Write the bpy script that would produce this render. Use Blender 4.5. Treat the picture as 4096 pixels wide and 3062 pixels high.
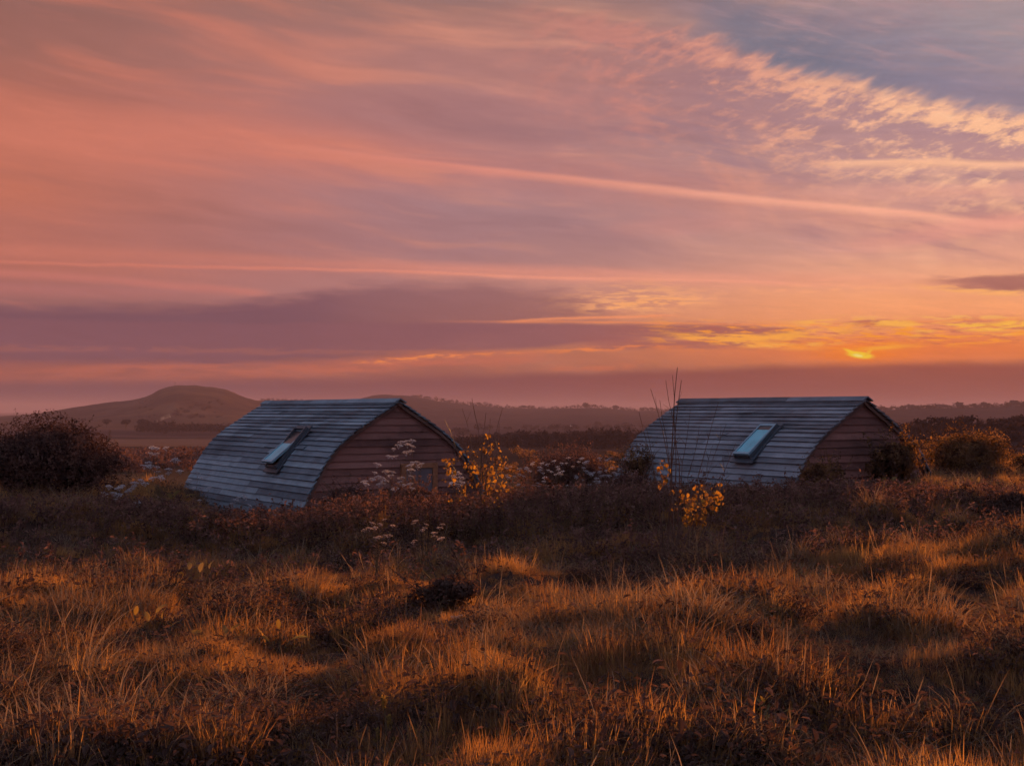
import bpy, bmesh, math, random
import numpy as np
from mathutils import Vector, Matrix

# ---------------------------------------------------------------- scene reset
for o in list(bpy.data.objects):
    bpy.data.objects.remove(o)
SC = bpy.context.scene
COL = SC.collection
R = math.radians

# ---------------------------------------------------------------- camera
EYE = 1.7
F = 5000.0            # focal length in photograph pixels (4096 wide)
PITCH = math.atan(109 / F)
cam_d = bpy.data.cameras.new('camera')
cam = bpy.data.objects.new('camera', cam_d)
COL.objects.link(cam)
cam.location = (0, 0, EYE)
cam.rotation_euler = (math.pi / 2 + PITCH, 0, 0)
cam_d.sensor_width = 36.0
cam_d.lens = F / 4096 * 36.0
cam_d.clip_start = 0.1
cam_d.clip_end = 30000
SC.camera = cam

SUN_AZ, SUN_EL = 22.0, 8.0

SC.view_settings.view_transform = 'Standard'
SC.view_settings.look = 'None'
SC.view_settings.gamma = 1.0
SC.view_settings.exposure = 0.4
SC.view_settings.use_curve_mapping = False
SC.render.engine = 'CYCLES'
SC.cycles.use_denoising = True
SC.cycles.use_adaptive_sampling = True
SC.cycles.adaptive_threshold = 0.02
SC.cycles.adaptive_min_samples = 6
SC.cycles.max_bounces = 8
SC.cycles.transmission_bounces = 5
SC.cycles.volume_bounces = 1
SC.cycles.transparent_max_bounces = 6


# ---------------------------------------------------------------- node helper
def lin(c):
    out = []
    for v in c[:3]:
        v = v / 255.0
        out.append(v / 12.92 if v <= 0.04045 else ((v + 0.055) / 1.055) ** 2.4)
    return tuple(out)


class X:
    """a float, vector or colour socket that can be written as an expression"""
    nt = None

    def __init__(s, sock):
        s.s = sock

    @staticmethod
    def node(t):
        return X.nt.nodes.new(t)

    @staticmethod
    def put(inp, v):
        if isinstance(v, X):
            X.nt.links.new(v.s, inp)
        else:
            if isinstance(v, (tuple, list)) and len(v) == 3 and inp.type == 'RGBA':
                v = (*v, 1.0)
            inp.default_value = v

    @staticmethod
    def m(op, *a, clamp=False):
        n = X.node('ShaderNodeMath')
        n.operation = op
        n.use_clamp = clamp
        for i, v in enumerate(a):
            X.put(n.inputs[i], v)
        return X(n.outputs[0])

    def __add__(s, o): return X.m('ADD', s, o)
    __radd__ = __add__
    def __sub__(s, o): return X.m('SUBTRACT', s, o)
    def __rsub__(s, o): return X.m('SUBTRACT', o, s)
    def __mul__(s, o): return X.m('MULTIPLY', s, o)
    __rmul__ = __mul__
    def __truediv__(s, o): return X.m('DIVIDE', s, o)
    def __pow__(s, o): return X.m('POWER', s, o)
    def abs(s): return X.m('ABSOLUTE', s)
    def cl(s): return X.m('ADD', s, 0.0, clamp=True)


def smooth(a, b, x):
    n = X.node('ShaderNodeMapRange')
    n.interpolation_type = 'SMOOTHSTEP'
    inv = a > b
    if inv:
        a, b = b, a
    X.put(n.inputs['Value'], x)
    n.inputs['From Min'].default_value = a
    n.inputs['From Max'].default_value = b
    n.inputs['To Min'].default_value = 1.0 if inv else 0.0
    n.inputs['To Max'].default_value = 0.0 if inv else 1.0
    return X(n.outputs[0])


def remap(x, a, b, c, d):
    n = X.node('ShaderNodeMapRange')
    X.put(n.inputs['Value'], x)
    for k, v in zip(('From Min', 'From Max', 'To Min', 'To Max'), (a, b, c, d)):
        n.inputs[k].default_value = v
    return X(n.outputs[0])


def mixc(f, a, b, blend='MIX'):
    n = X.node('ShaderNodeMix')
    n.data_type = 'RGBA'
    n.blend_type = blend
    n.clamp_factor = True
    X.put(n.inputs[0], f)
    X.put(n.inputs[6], a)
    X.put(n.inputs[7], b)
    return X(n.outputs[2])


def xyz(x, y, z=0.0):
    n = X.node('ShaderNodeCombineXYZ')
    X.put(n.inputs[0], x); X.put(n.inputs[1], y); X.put(n.inputs[2], z)
    return X(n.outputs[0])


def noise(vec, scale=1.0, detail=3.0, rough=0.5, dist=0.0, w=None):
    n = X.node('ShaderNodeTexNoise')
    n.noise_dimensions = '3D'
    X.put(n.inputs['Vector'], vec)
    n.inputs['Scale'].default_value = scale
    n.inputs['Detail'].default_value = detail
    n.inputs['Roughness'].default_value = rough
    n.inputs['Distortion'].default_value = dist
    return X(n.outputs[0])


def ramp(x, stops, interp='LINEAR'):
    n = X.node('ShaderNodeValToRGB')
    cr = n.color_ramp
    cr.interpolation = interp
    stops = sorted(stops)
    while len(cr.elements) < len(stops):
        cr.elements.new(0.5)
    for e, (p, c) in zip(cr.elements, stops):
        e.position = p
        e.color = (*c, 1.0)
    X.put(n.inputs[0], x)
    return X(n.outputs[0])


def fcurve(x, pts):
    """piecewise smooth float curve; x already in 0..1, y in 0..1"""
    n = X.node('ShaderNodeFloatCurve')
    mp = n.mapping
    mp.use_clip = False
    mp.extend = 'HORIZONTAL'
    c = mp.curves[0]
    pts = sorted(pts)
    if pts[0][0] > 0.01:
        pts = [(0.0, pts[0][1])] + pts
    if pts[-1][0] < 0.99:
        pts = pts + [(1.0, pts[-1][1])]
    while len(c.points) < len(pts):
        c.points.new(0.5, 0.5)
    for p, (a, b) in zip(c.points, pts):
        p.location = (a, b)
        p.handle_type = 'AUTO_CLAMPED'
    mp.update()
    X.put(n.inputs['Value'], x)
    return X(n.outputs[0])


# ---------------------------------------------------------------- world: dusk sky
def sky_angles(px, py):
    """bearing and height angle of a spot of the sky, from where it stands in the photograph"""
    x, y = (px - 2048) / F, (1531 - py) / F
    fy = math.cos(PITCH) - y * math.sin(PITCH)
    fz = math.sin(PITCH) + y * math.cos(PITCH)
    return math.atan2(x, fy), math.atan2(fz, math.hypot(x, fy))


def build_world():
    w = bpy.data.worlds.new('World')
    SC.world = w
    w.use_nodes = True
    X.nt = w.node_tree
    X.nt.nodes.clear()
    out = X.node('ShaderNodeOutputWorld')
    bg = X.node('ShaderNodeBackground')
    X.nt.links.new(bg.outputs[0], out.inputs[0])
    tc = X.node('ShaderNodeTexCoord')
    sep = X.node('ShaderNodeSeparateXYZ')
    X.nt.links.new(tc.outputs['Generated'], sep.inputs[0])
    dx, dy, dz = (X(sep.outputs[i]) for i in range(3))
    A = X.m('ARCTAN2', dx, dy)
    E = X.m('ARCSINE', dz)
    a01 = remap(A, -0.5, 0.5, 0.0, 1.0).cl()           # bearing, 0..1 across the sunset side
    U = A * F                                      # arc units, 5000 per radian
    V = E * F

    def ua(px):
        return sky_angles(px, 800)[0] + 0.5

    def line(pts):                                 # height (arc units) of a cloud edge along the bearing
        q = []
        for px, py in pts:
            a, e = sky_angles(px, py)
            q.append((a + 0.5, e / 0.4))
        return fcurve(a01, q) * (0.4 * F)

    def amp(pts):
        return fcurve(a01, [(ua(px), v) for px, v in pts])

    def e01(py):
        return (sky_angles(2048, py)[1] + 0.05) / 1.65

    et = remap(E, -0.05, 1.6, 0.0, 1.0)

    def eramp(stops, top=((0.36, (146, 142, 162)), (0.66, (144, 162, 194)), (0.95, (142, 164, 198)))):
        s = [(e01(py), lin(c)) for py, c in stops]
        s += [(t, lin(c)) for t, c in top]
        return ramp(et, s, 'B_SPLINE' if False else 'EASE')

    left = eramp([(0, (142, 98, 92)), (250, (158, 102, 92)), (560, (196, 113, 93)), (820, (198, 112, 90)),
                  (960, (184, 108, 94)), (1100, (186, 108, 94)), (1200, (162, 102, 100)), (1300, (132, 88, 94)),
                  (1420, (130, 82, 88)), (1500, (152, 84, 78)), (1570, (116, 74, 84)), (1645, (104, 70, 84))])
    mid = eramp([(0, (160, 114, 108)), (250, (176, 120, 116)), (450, (172, 118, 120)), (800, (164, 120, 128)),
                 (1000, (163, 115, 122)), (1150, (172, 118, 122)), (1300, (158, 98, 100)), (1440, (164, 90, 78)),
                 (1510, (142, 78, 76)), (1580, (124, 74, 80)), (1645, (128, 76, 80))])
    right = eramp([(0, (156, 132, 142)), (250, (136, 126, 144)), (520, (166, 132, 142)), (760, (186, 134, 136)),
                   (1000, (194, 132, 132)), (1120, (214, 138, 122)), (1240, (236, 148, 104)), (1340, (216, 122, 92)),
                   (1410, (212, 106, 66)), (1470, (166, 80, 64)), (1580, (154, 76, 66)), (1645, (172, 84, 70))])
    back = ramp(et, [(0.0, lin((100, 92, 116))), (0.06, lin((138, 130, 150))), (0.22, lin((150, 164, 194))),
                     (0.5, lin((146, 168, 204))), (0.95, lin((142, 164, 198)))])
    c = mixc(smooth(-0.42, -0.02, A), left, mid)
    c = mixc(smooth(0.02, 0.36, A), c, right)
    c = mixc(smooth(0.55, -0.5, dy), c, back)

    # thin clear-air component under the cloud sheet
    nis = X.node('ShaderNodeTexSky')
    nis.sky_type = 'NISHITA'
    nis.sun_disc = False
    nis.sun_elevation = R(SUN_EL)
    nis.sun_rotation = R(SUN_AZ)
    nis.dust_density = 3.0
    clear = mixc(1.0, X(nis.outputs[0]), (0.05, 0.05, 0.05), 'MULTIPLY')
    c = mixc(0.06, c, clear)

    front = smooth(0.2, 0.5, dy)
    # ---- drifting coordinates for the cirrus
    warp = noise(xyz(U * 0.0011, V * 0.004, 3.0), 1.0, 1, 0.5) - 0.5
    Vs = V + U * 0.13 + warp * 130
    n1 = noise(xyz(U * 0.0009, Vs * 0.0075, 0.0), 1.0, 4, 0.55)               # broad streaks
    n2 = noise(xyz(U * 0.0028 + n1 * 1.5, Vs * 0.019, 7.0), 1.0, 3, 0.6)      # finer
    n3 = noise(xyz(U * 0.0006, V * 0.0023 + warp * 0.6, 11.0), 1.0, 0, 0.5)   # large patches
    n2c, n3c = n2 - 0.5, n3 - 0.5
    fine = noise(xyz(U * 0.0045, V * 0.028, 51.0), 1.0, 4, 0.62)
    finer = noise(xyz(U * 0.012, V * 0.062, 53.0), 1.0, 3, 0.62)
    hi = smooth(0.2, 0.045, E) * 0.0 + smooth(0.085, 0.13, E)                 # upper sky only
    pink = mixc(smooth(-0.3, 0.3, A), lin((214, 124, 102)), lin((250, 182, 150)))
    mauve = mixc(smooth(-0.3, 0.3, A), lin((150, 98, 92)), lin((140, 112, 128)))
    sunside = smooth(0.0, 0.55, dy)
    c = mixc(smooth(0.5, 0.78, n1 + n3c * 0.55) * 0.55 * sunside * (0.35 + hi * 0.65), c, pink)
    c = mixc(smooth(0.52, 0.24, n1 + n3c * 0.5) * 0.45 * sunside * (0.3 + hi * 0.7), c, mauve)
    c = mixc(smooth(0.56, 0.8, n2) * 0.16 * sunside, c, pink)

    # ---- grey-blue strip along the top and the open blue gap on the upper right
    Lt = line([(0, -60), (1300, -25), (2100, 22), (2700, 18), (3200, -8), (4096, -50)])
    c = mixc(smooth(-30, 40, V - Lt + warp * 25) * smooth(900, 60, V - Lt) * 0.5 * amp([(700, 0), (1500, 0.8), (3000, 1), (4096, 0.6)]) * front, c, lin((132, 112, 118)))
    Lm = line([(1900, 20), (2350, 60), (2650, 120), (2880, 170), (3150, 275), (3500, 345), (3800, 405), (4096, 462), (4500, 540)])
    Ud = U - V * 1.7
    scal = noise(xyz(Ud * 0.0095, 2.0, V * 0.002), 1.0, 1, 0.5) - 0.5
    scal2 = noise(xyz(Ud * 0.020, V * 0.016, 5.0), 1.0, 2, 0.6) - 0.5
    dM = V - Lm + scal * 120 + scal2 * 60                                        # above the scalloped edge: > 0
    fib = noise(xyz(U * 0.0028 - V * 0.001, (V + U * 0.30) * 0.022, 21.0), 1.0, 5, 0.66)
    fib_s = fib - 0.5
    gap_w = amp([(2350, 0), (2750, 0.35), (3150, 1.0), (3700, 0.95), (4096, 0.9)])
    gap = smooth(-45, 60, dM + fib_s * 70) * smooth(360, 30, dM) * gap_w * front
    c = mixc(gap * 0.86, c, mixc(smooth(0.2, 0.36, A), lin((108, 114, 134)), lin((128, 122, 144))))
    # fibrous cirrus above the gap
    c = mixc(smooth(0.46, 0.74, fib) * smooth(0, 150, dM) * gap_w * front * 0.75, c, lin((182, 146, 150)))
    # the bright ragged cloud sheet below the edge
    Vr = V + U * 0.18
    mk = noise(xyz(U * 0.0072 + V * 0.003 + warp * 2.0, (V - U * 0.30) * 0.0185, 31.0), 1.0, 6, 0.68)
    mk2 = noise(xyz(U * 0.0020, (V + U * 0.24) * 0.014, 37.0), 1.0, 4, 0.6)
    body = smooth(30, -40, dM) * smooth(-620, -160, dM) * amp([(1700, 0), (2250, 0.28), (2800, 0.6), (3400, 0.9), (4096, 1.0)])
    peach = mixc(smooth(0.05, 0.36, A), lin((226, 140, 122)), lin((255, 192, 152)))
    shade = mixc(smooth(0.05, 0.36, A), lin((166, 116, 118)), lin((168, 124, 134)))
    body = body * front
    c = mixc(body * 0.55, c, shade)
    edge = smooth(-150, -10, dM) * 0.09
    c = mixc(body * smooth(0.47, 0.62, mk * 0.66 + mk2 * 0.34 + edge), c, peach)
    c = mixc(body * smooth(0.60, 0.74, mk + edge * 0.6) * 0.6, c, mixc(smooth(0.05, 0.36, A), lin((240, 158, 134)), lin((255, 208, 170))))
    # trailing veil under it
    veil = smooth(-150, -330, dM) * smooth(-900, -450, dM) * amp([(1800, 0), (2400, 0.5), (3300, 0.9), (4096, 1.0)]) * front
    fall = noise(xyz(U * 0.0075 + V * 0.004, V * 0.0028, 41.0), 1.0, 2, 0.6)
    c = mixc(veil * smooth(0.44, 0.74, fall * 0.6 + mk2 * 0.4) * 0.6, c, peach)
    c = mixc(veil * smooth(0.5, 0.3, mk2) * 0.5, c, lin((152, 120, 134)))

    # ---- vapour trails and banner clouds
    def streak(pts, up, dn, a, col, fr=0.35, ks=0.02):
        nonlocal c
        L = line(pts)
        d = V - L + (n2 - 0.5) * 18
        t = smooth(up, 0, d) * smooth(-dn, 0, d)
        rag = 1.0 - fr + (fine - 0.3) * (2.2 * fr)
        c = mixc(t * rag * amp(a) * front, c, col)

    salmon, bright = lin((218, 130, 108)), lin((255, 178, 150))
    # broad warm swathe from the left that narrows into a long trail
    streak([(0, 520), (800, 545), (1700, 640), (2400, 715), (3000, 790), (4096, 900)], 150, 190,
           [(-300, 0.35), (300, 0.6), (900, 0.7), (1600, 0.55), (2200, 0.3), (3000, 0.35), (4096, 0.3)], lin((216, 126, 104)))
    streak([(0, 470), (800, 548), (1700, 652), (2400, 727), (3000, 792), (3600, 848), (4096, 893)], 20, 36,
           [(700, 0), (1300, 0.35), (2000, 0.75), (2800, 0.8), (3400, 0.85), (4096, 0.85)], mixc(smooth(-0.1, 0.3, A), lin((226, 140, 122)), lin((255, 178, 148))), 0.15)
    streak([(2900, 700), (3300, 655), (3700, 648), (4096, 652)], 18, 34,
           [(3180, 0), (3380, 0.8), (3700, 0.95), (4096, 0.9)], lin((255, 190, 152)), 0.2)
    streak([(3000, 810), (3400, 770), (4096, 760)], 50, 60, [(2900, 0), (3400, 0.5), (4096, 0.7)], lin((240, 168, 146)), 0.4)
    streak([(1600, 1000), (2300, 930), (2800, 900), (3300, 880)], 60, 60, [(2300, 0), (2700, 0.5), (3200, 0.0)], lin((214, 142, 132)), 0.5)
    streak([(2900, 1040), (3300, 1000), (3700, 940), (4096, 880)], 55, 60, [(3000, 0), (3500, 0.55), (4096, 0.8)], lin((236, 158, 140)), 0.5)
    # long banner across the middle
    streak([(0, 995), (600, 1020), (1200, 1050), (2048, 1085), (2800, 1112), (3600, 1130), (4096, 1150)], 45, 55,
           [(-200, 0.55), (400, 0.55), (1200, 0.6), (2000, 0.75), (2800, 0.7), (3300, 0.5), (4096, 0.3)],
           mixc(smooth(-0.3, 0.2, A), lin((206, 122, 104)), lin((240, 156, 134))), 0.25, 0.03)
    streak([(0, 1045), (900, 1068), (1500, 1082), (2048, 1105), (2800, 1120), (3600, 1140)], 10, 14,
           [(0, 0.5), (1000, 0.6), (2100, 0.7), (2900, 0.6), (3500, 0.2)], mixc(smooth(-0.3, 0.2, A), lin((222, 128, 106)), lin((250, 164, 138))), 0.2)
    streak([(0, 1092), (400, 1115), (800, 1150), (1100, 1172)], 26, 30, [(-100, 0.6), (500, 0.6), (1000, 0.65), (1110, 0.0)],
           lin((206, 122, 110)), 0.2)
    streak([(0, 1150), (500, 1170), (1300, 1165)], 30, 40, [(0, 0.4), (500, 0.35), (1100, 0)], lin((196, 118, 112)), 0.3)

    # ---- glow of the low sun behind the cloud
    aS, eS = sky_angles(3450, 1418)
    uS, vS = aS * F, eS * F

    def blob(px, py, rx, ry, rot=0.0, wob=0.0):
        a0, e0 = sky_angles(px, py)
        du, dv = U - a0 * F, V - e0 * F
        if rot:
            cr, sr = math.cos(rot), math.sin(rot)
            du, dv = du * cr + dv * sr, dv * cr - du * sr
        q = (du / rx) * (du / rx) + (dv / ry) * (dv / ry)
        if wob:
            q = q + (n2 - 0.5) * wob
        return X.m('EXPONENT', q * -1.0)

    c = mixc(blob(3650, 1270, 1300, 130) * 0.5, c, lin((252, 150, 80)))
    c = mixc(blob(3500, 1180, 1500, 150) * 0.3, c, lin((250, 168, 128)))
    c = mixc(blob(3560, 1400, 640, 62) * 0.7, c, lin((236, 112, 44)))
    c = mixc(blob(4050, 1390, 520, 80) * 0.55, c, lin((236, 118, 50)))

    # ---- grey-mauve bank on the left, with its dark fingers reaching to the right
    dk = lin((114, 78, 92))

    def bank(top, bot, a, col, soft_t=16, soft_b=40, rag=40):
        nonlocal c
        T, B = line(top), line(bot)
        w1 = (fine - 0.5) * rag
        f = smooth(soft_t * 0.6, -soft_t, V - T + w1) * smooth(-soft_b, soft_b * 0.4, V - B + w1)
        f = f * amp(a) * front
        c = mixc(f, c, col)
        return f

    bank([(0, 1222), (500, 1218), (900, 1208), (1180, 1180), (1350, 1150), (1600, 1125), (1950, 1135), (2300, 1175), (2560, 1245)],
         [(0, 1420), (700, 1440), (1500, 1420), (2000, 1300), (2560, 1262)],
         [(-400, 0.8), (0, 0.85), (1100, 0.88), (1500, 0.68), (2100, 0.62), (2380, 0.5), (2580, 0)], mixc(smooth(1000, 2200, U + 2048), dk, lin((128, 85, 93))), 46, 60, 90)
    # gold broken fringe where the bank ends
    fr1 = smooth(0.44, 0.58, fine * 0.5 + finer * 0.5)
    c = mixc(blob(2560, 1195, 230, 52) * fr1 * 1.0, c, lin((255, 176, 118)))
    streak([(1850, 1290), (2150, 1278), (2450, 1268), (2740, 1258)], 8, 12, [(1700, 0.0), (2200, 0.85), (2600, 0.9), (2760, 0)],
           lin((250, 150, 100)), 0.3)
    streak([(1500, 1280), (2000, 1285), (2600, 1292), (3200, 1296)], 7, 9, [(1500, 0), (2000, 0.4), (2600, 0.8), (3200, 0.7)],
           lin((250, 142, 80)), 0.5)
    bank([(900, 1290), (1500, 1288), (2048, 1292), (2500, 1296), (3000, 1302), (3250, 1308)],
         [(900, 1420), (1500, 1400), (2048, 1390), (2500, 1355), (2950, 1342), (3250, 1326)],
         [(900, 0.5), (1500, 0.7), (2200, 0.85), (2900, 0.9), (3200, 0.6), (3300, 0)], mixc(smooth(2000, 3000, U + 2048), lin((134, 86, 94)), lin((166, 96, 90))), 10, 18, 26)
    bank([(2300, 1345), (2700, 1362), (3000, 1370), (3200, 1380)], [(2300, 1400), (2700, 1392), (3000, 1394), (3200, 1400)],
         [(2200, 0), (2500, 0.75), (2900, 0.7), (3250, 0)], lin((158, 92, 90)), 8, 12, 24)
    bank([(3360, 1284), (3500, 1280), (3640, 1284)], [(3360, 1300), (3500, 1304), (3640, 1302)],
         [(3330, 0), (3430, 0.8), (3580, 0.85), (3680, 0)], lin((186, 102, 88)), 8, 10, 26)
    ripl = noise(xyz(U * 0.0095 + n1 * 2.0, V * 0.085 + U * 0.004, 71.0), 1.0, 5, 0.62)
    near_sun = amp([(2350, 0), (2650, 0.5), (3000, 0.9), (3700, 1.0), (4096, 0.9)])
    rb = smooth(-40, -10, V - line([(2400, 1345), (3450, 1370), (4096, 1345)])) * smooth(95, 40, V - line([(2400, 1345), (3450, 1370), (4096, 1345)]))
    c = mixc(rb * near_sun * front * smooth(0.51, 0.59, ripl), c, lin((255, 156, 44)))
    c = mixc(rb * near_sun * front * smooth(0.47, 0.37, ripl) * 0.7, c, lin((188, 96, 78)))
    # gold lining above and below the fingers
    g1 = smooth(0.42, 0.52, fine * 0.5 + finer * 0.5)
    def gold(pts, up, dn, a, col, m=None):
        nonlocal c
        L = line(pts)
        d = V - L + (fine - 0.5) * 44
        f = smooth(up, up * 0.2, d) * smooth(-dn, -dn * 0.2, d) * amp(a) * front
        c = mixc(f * (m if m is not None else g1), c, col)
    gold([(2500, 1322), (2900, 1350), (3250, 1335), (3500, 1310)], 24, 26, [(2500, 0), (2800, 0.8), (3200, 0.95), (3550, 0.3)], lin((255, 170, 66)))
    gold([(3050, 1296), (3400, 1284), (3650, 1292), (3750, 1320)], 16, 22, [(3000, 0), (3250, 0.8), (3600, 0.95), (3780, 0)], lin((255, 180, 78)))
    gold([(3600, 1340), (3800, 1300), (3950, 1304), (4096, 1296)], 22, 26, [(3580, 0), (3760, 0.95), (4096, 0.95)], lin((255, 186, 72)))
    gold([(2650, 1345), (2850, 1362), (3000, 1372), (3300, 1388)], 16, 22, [(2650, 0), (2800, 0.9), (3250, 0.9), (3330, 0)], lin((255, 168, 70)))
    gold([(2050, 1405), (2450, 1392), (2550, 1385), (2900, 1390)], 12, 20, [(2050, 0.1), (2400, 0.8), (2560, 0.7), (2950, 0.3)], lin((250, 138, 66)))
    gold([(0, 1490), (500, 1470), (1000, 1468), (1500, 1445), (1750, 1428), (2050, 1418)], 26, 60, [(-100, 0.3), (600, 0.45), (1200, 0.5), (1600, 0.7), (2048, 0.55), (2400, 0.1)], lin((206, 110, 84)), smooth(0.3, 0.6, fine))
    gold([(1300, 1455), (1560, 1438), (1800, 1422), (2050, 1412)], 9, 14, [(1350, 0), (1560, 1.0), (1750, 0.9), (2050, 0.6), (2200, 0)], lin((246, 140, 70)), smooth(0.42, 0.58, finer))
    gold([(2000, 1470), (2400, 1462), (2700, 1452)], 20, 26, [(2000, 0.2), (2400, 0.6), (2700, 0.2)], lin((216, 112, 72)), smooth(0.4, 0.65, fine))
    gold([(2350, 1232), (2600, 1212), (2800, 1198), (3000, 1185)], 26, 30, [(2250, 0), (2480, 0.8), (2750, 0.6), (3000, 0)], lin((255, 172, 110)), smooth(0.46, 0.56, finer))
    gold([(3250, 1262), (3600, 1268), (4096, 1262)], 8, 12, [(3100, 0), (3500, 0.5), (4096, 0.7)], lin((255, 186, 96)), smooth(0.44, 0.56, finer))
    gold([(3700, 1345), (4096, 1335)], 8, 10, [(3600, 0), (3850, 0.7), (4096, 0.8)], lin((255, 176, 76)), smooth(0.46, 0.58, finer))
    gold([(2900, 1372), (3150, 1382), (3350, 1372)], 10, 12, [(2850, 0), (3050, 0.9), (3350, 0.6), (3450, 0)], lin((255, 178, 80)), smooth(0.44, 0.54, finer))
    # ripple patch and the small dark cloud on the right
    c = mixc(blob(3270, 1158, 300, 20, 0.0, 0.8) * smooth(0.42, 0.62, finer) * 0.6, c, lin((255, 172, 120)))
    bank([(3500, 1125), (3800, 1106), (4096, 1100), (4400, 1095)], [(3500, 1130), (3800, 1142), (4096, 1158), (4400, 1165)],
         [(3560, 0), (3820, 0.7), (4096, 0.85), (4400, 0.6)], lin((158, 98, 94)), 16, 26, 80)
    gold([(3500, 1140), (3800, 1156), (4096, 1172)], 14, 18, [(3450, 0), (3750, 0.7), (4096, 0.9)], lin((255, 178, 104)), smooth(0.3, 0.55, finer))
    c = mixc(blob(3900, 1290, 200, 30, 0.0, 1.2) * smooth(0.52, 0.44, finer) * 0.4, c, lin((206, 116, 96)))

    # ---- dull band below the sun, down to the horizon
    Lb = line([(0, 1540), (800, 1530), (1800, 1510), (2500, 1486), (3000, 1470), (3450, 1452), (4096, 1448)])
    low = smooth(24, -24, V - Lb + (fine - 0.5) * 30)
    lowc = mixc(smooth(-0.35, 0.3, A), lin((96, 64, 80)), lin((134, 62, 58)))
    c = mixc(low * 0.85 * front, c, lowc)

    # ---- the glimpse of the sun itself: a bright bowl between cloud wisps
    sun_c = lin((255, 208, 40))
    c = mixc(blob(3450, 1410, 190, 38, 0.0, 0.8) * 0.9, c, lin((255, 132, 28)))
    c = mixc(blob(3530, 1390, 110, 8, 0.06, 0.6), c, lin((255, 168, 48)))
    c = mixc(smooth(0.15, 0.75, blob(3440, 1419, 50, 13, -0.14, 1.1)), c, sun_c)
    c = mixc(smooth(0.2, 0.9, blob(3410, 1409, 40, 7, -0.42, 0.4)) * 0.9, c, sun_c)
    c = mixc(smooth(0.2, 0.9, blob(3472, 1411, 22, 8, 0.7, 0.5)) * 0.8, c, lin((255, 190, 40)))
    c = mixc(smooth(0.3, 0.9, blob(3432, 1421, 24, 7, -0.2, 0.5)), c, lin((255, 228, 120)))

    fib2 = noise(xyz(U * 0.0042 + n1 * 3.0, (V + U * 0.06 + warp * 60) * 0.030, 63.0), 1.0, 6, 0.68) - 0.5
    lift = (fib2 * (0.16 + smooth(-0.1, 0.3, A) * 0.16) + n2c * 0.1) * front + 1.0
    hsv = X.node('ShaderNodeVectorMath'); hsv.operation = 'SCALE'
    X.put(hsv.inputs[0], c); X.put(hsv.inputs['Scale'], lift)
    c = X(hsv.outputs[0])
    # ground side of the sphere
    c = mixc(smooth(-0.01, -0.12, E), c, lin((70, 50, 48)))
    X.put(bg.inputs['Color'], c)
    bg.inputs['Strength'].default_value = 0.758       # exposure 0.4 brings the sky back to its own level
    w.cycles.sampling_method = 'NONE'
    w.cycles.sample_map_resolution = 512
    return w


build_world()

# ---------------------------------------------------------------- sun
sun_d = bpy.data.lights.new('sun', 'SUN')
sun_d.energy = 5.0
sun_d.color = (1.0, 0.39, 0.08)
sun_d.angle = R(1.5)
sun = bpy.data.objects.new('sun', sun_d)
COL.objects.link(sun)
_sd = Vector((math.sin(R(SUN_AZ)) * math.cos(R(SUN_EL)), math.cos(R(SUN_AZ)) * math.cos(R(SUN_EL)), math.sin(R(SUN_EL))))
sun.rotation_euler = _sd.to_track_quat('Z', 'Y').to_euler()
sun.location = (12, 30, 20)


# ================================================================ helpers
rng = np.random.default_rng(11)
rnd = random.Random(5)


def new_mat(name):
    m = bpy.data.materials.new(name)
    m.use_nodes = True
    X.nt = m.node_tree
    X.nt.nodes.clear()
    out = X.node('ShaderNodeOutputMaterial')
    return m, out


def principled(col, rough=0.9, spec=0.3, bump=None, bstr=0.3, bdist=0.01):
    b = X.node('ShaderNodeBsdfPrincipled')
    X.put(b.inputs['Base Color'], col)
    X.put(b.inputs['Roughness'], rough)
    X.put(b.inputs['Specular IOR Level'], spec)
    if bump is not None:
        n = X.node('ShaderNodeBump')
        n.inputs['Strength'].default_value = bstr
        n.inputs['Distance'].default_value = bdist
        X.put(n.inputs['Height'], bump)
        X.nt.links.new(n.outputs[0], b.inputs['Normal'])
    return b


def tex(kind='Object'):
    n = X.node('ShaderNodeTexCoord')
    return X(n.outputs[kind])


def wpos():
    n = X.node('ShaderNodeNewGeometry')
    return X(n.outputs['Position'])


def sepx(v):
    n = X.node('ShaderNodeSeparateXYZ')
    X.put(n.inputs[0], v)
    return tuple(X(n.outputs[i]) for i in range(3))


def obj_random():
    n = X.node('ShaderNodeObjectInfo')
    return X(n.outputs['Random'])


def leafy(name, cols, trans=0.5, tcols=None, rough=1.0, spec=0.0, wscale=3.0, per='object'):
    """thin plant tissue: part of the light is reflected, part shines through"""
    m, out = new_mat(name)
    p = wpos()
    v = noise(p, wscale, 2, 0.5)
    f = (obj_random() * 0.7 + v * 0.6 - 0.15).cl() if per == 'object' else smooth(0.3, 0.7, v)
    n = len(cols)
    col = ramp(f, [(i / max(1, n - 1), c) for i, c in enumerate(cols)])
    tc = col if tcols is None else ramp(f, [(i / max(1, len(tcols) - 1), c) for i, c in enumerate(tcols)])
    b = principled(col, rough, spec)
    t = X.node('ShaderNodeBsdfTranslucent')
    X.put(t.inputs['Color'], tc)
    mx = X.node('ShaderNodeMixShader')
    mx.inputs[0].default_value = trans
    X.nt.links.new(b.outputs[0], mx.inputs[1])
    X.nt.links.new(t.outputs[0], mx.inputs[2])
    X.nt.links.new(mx.outputs[0], out.inputs[0])
    return m


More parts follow.
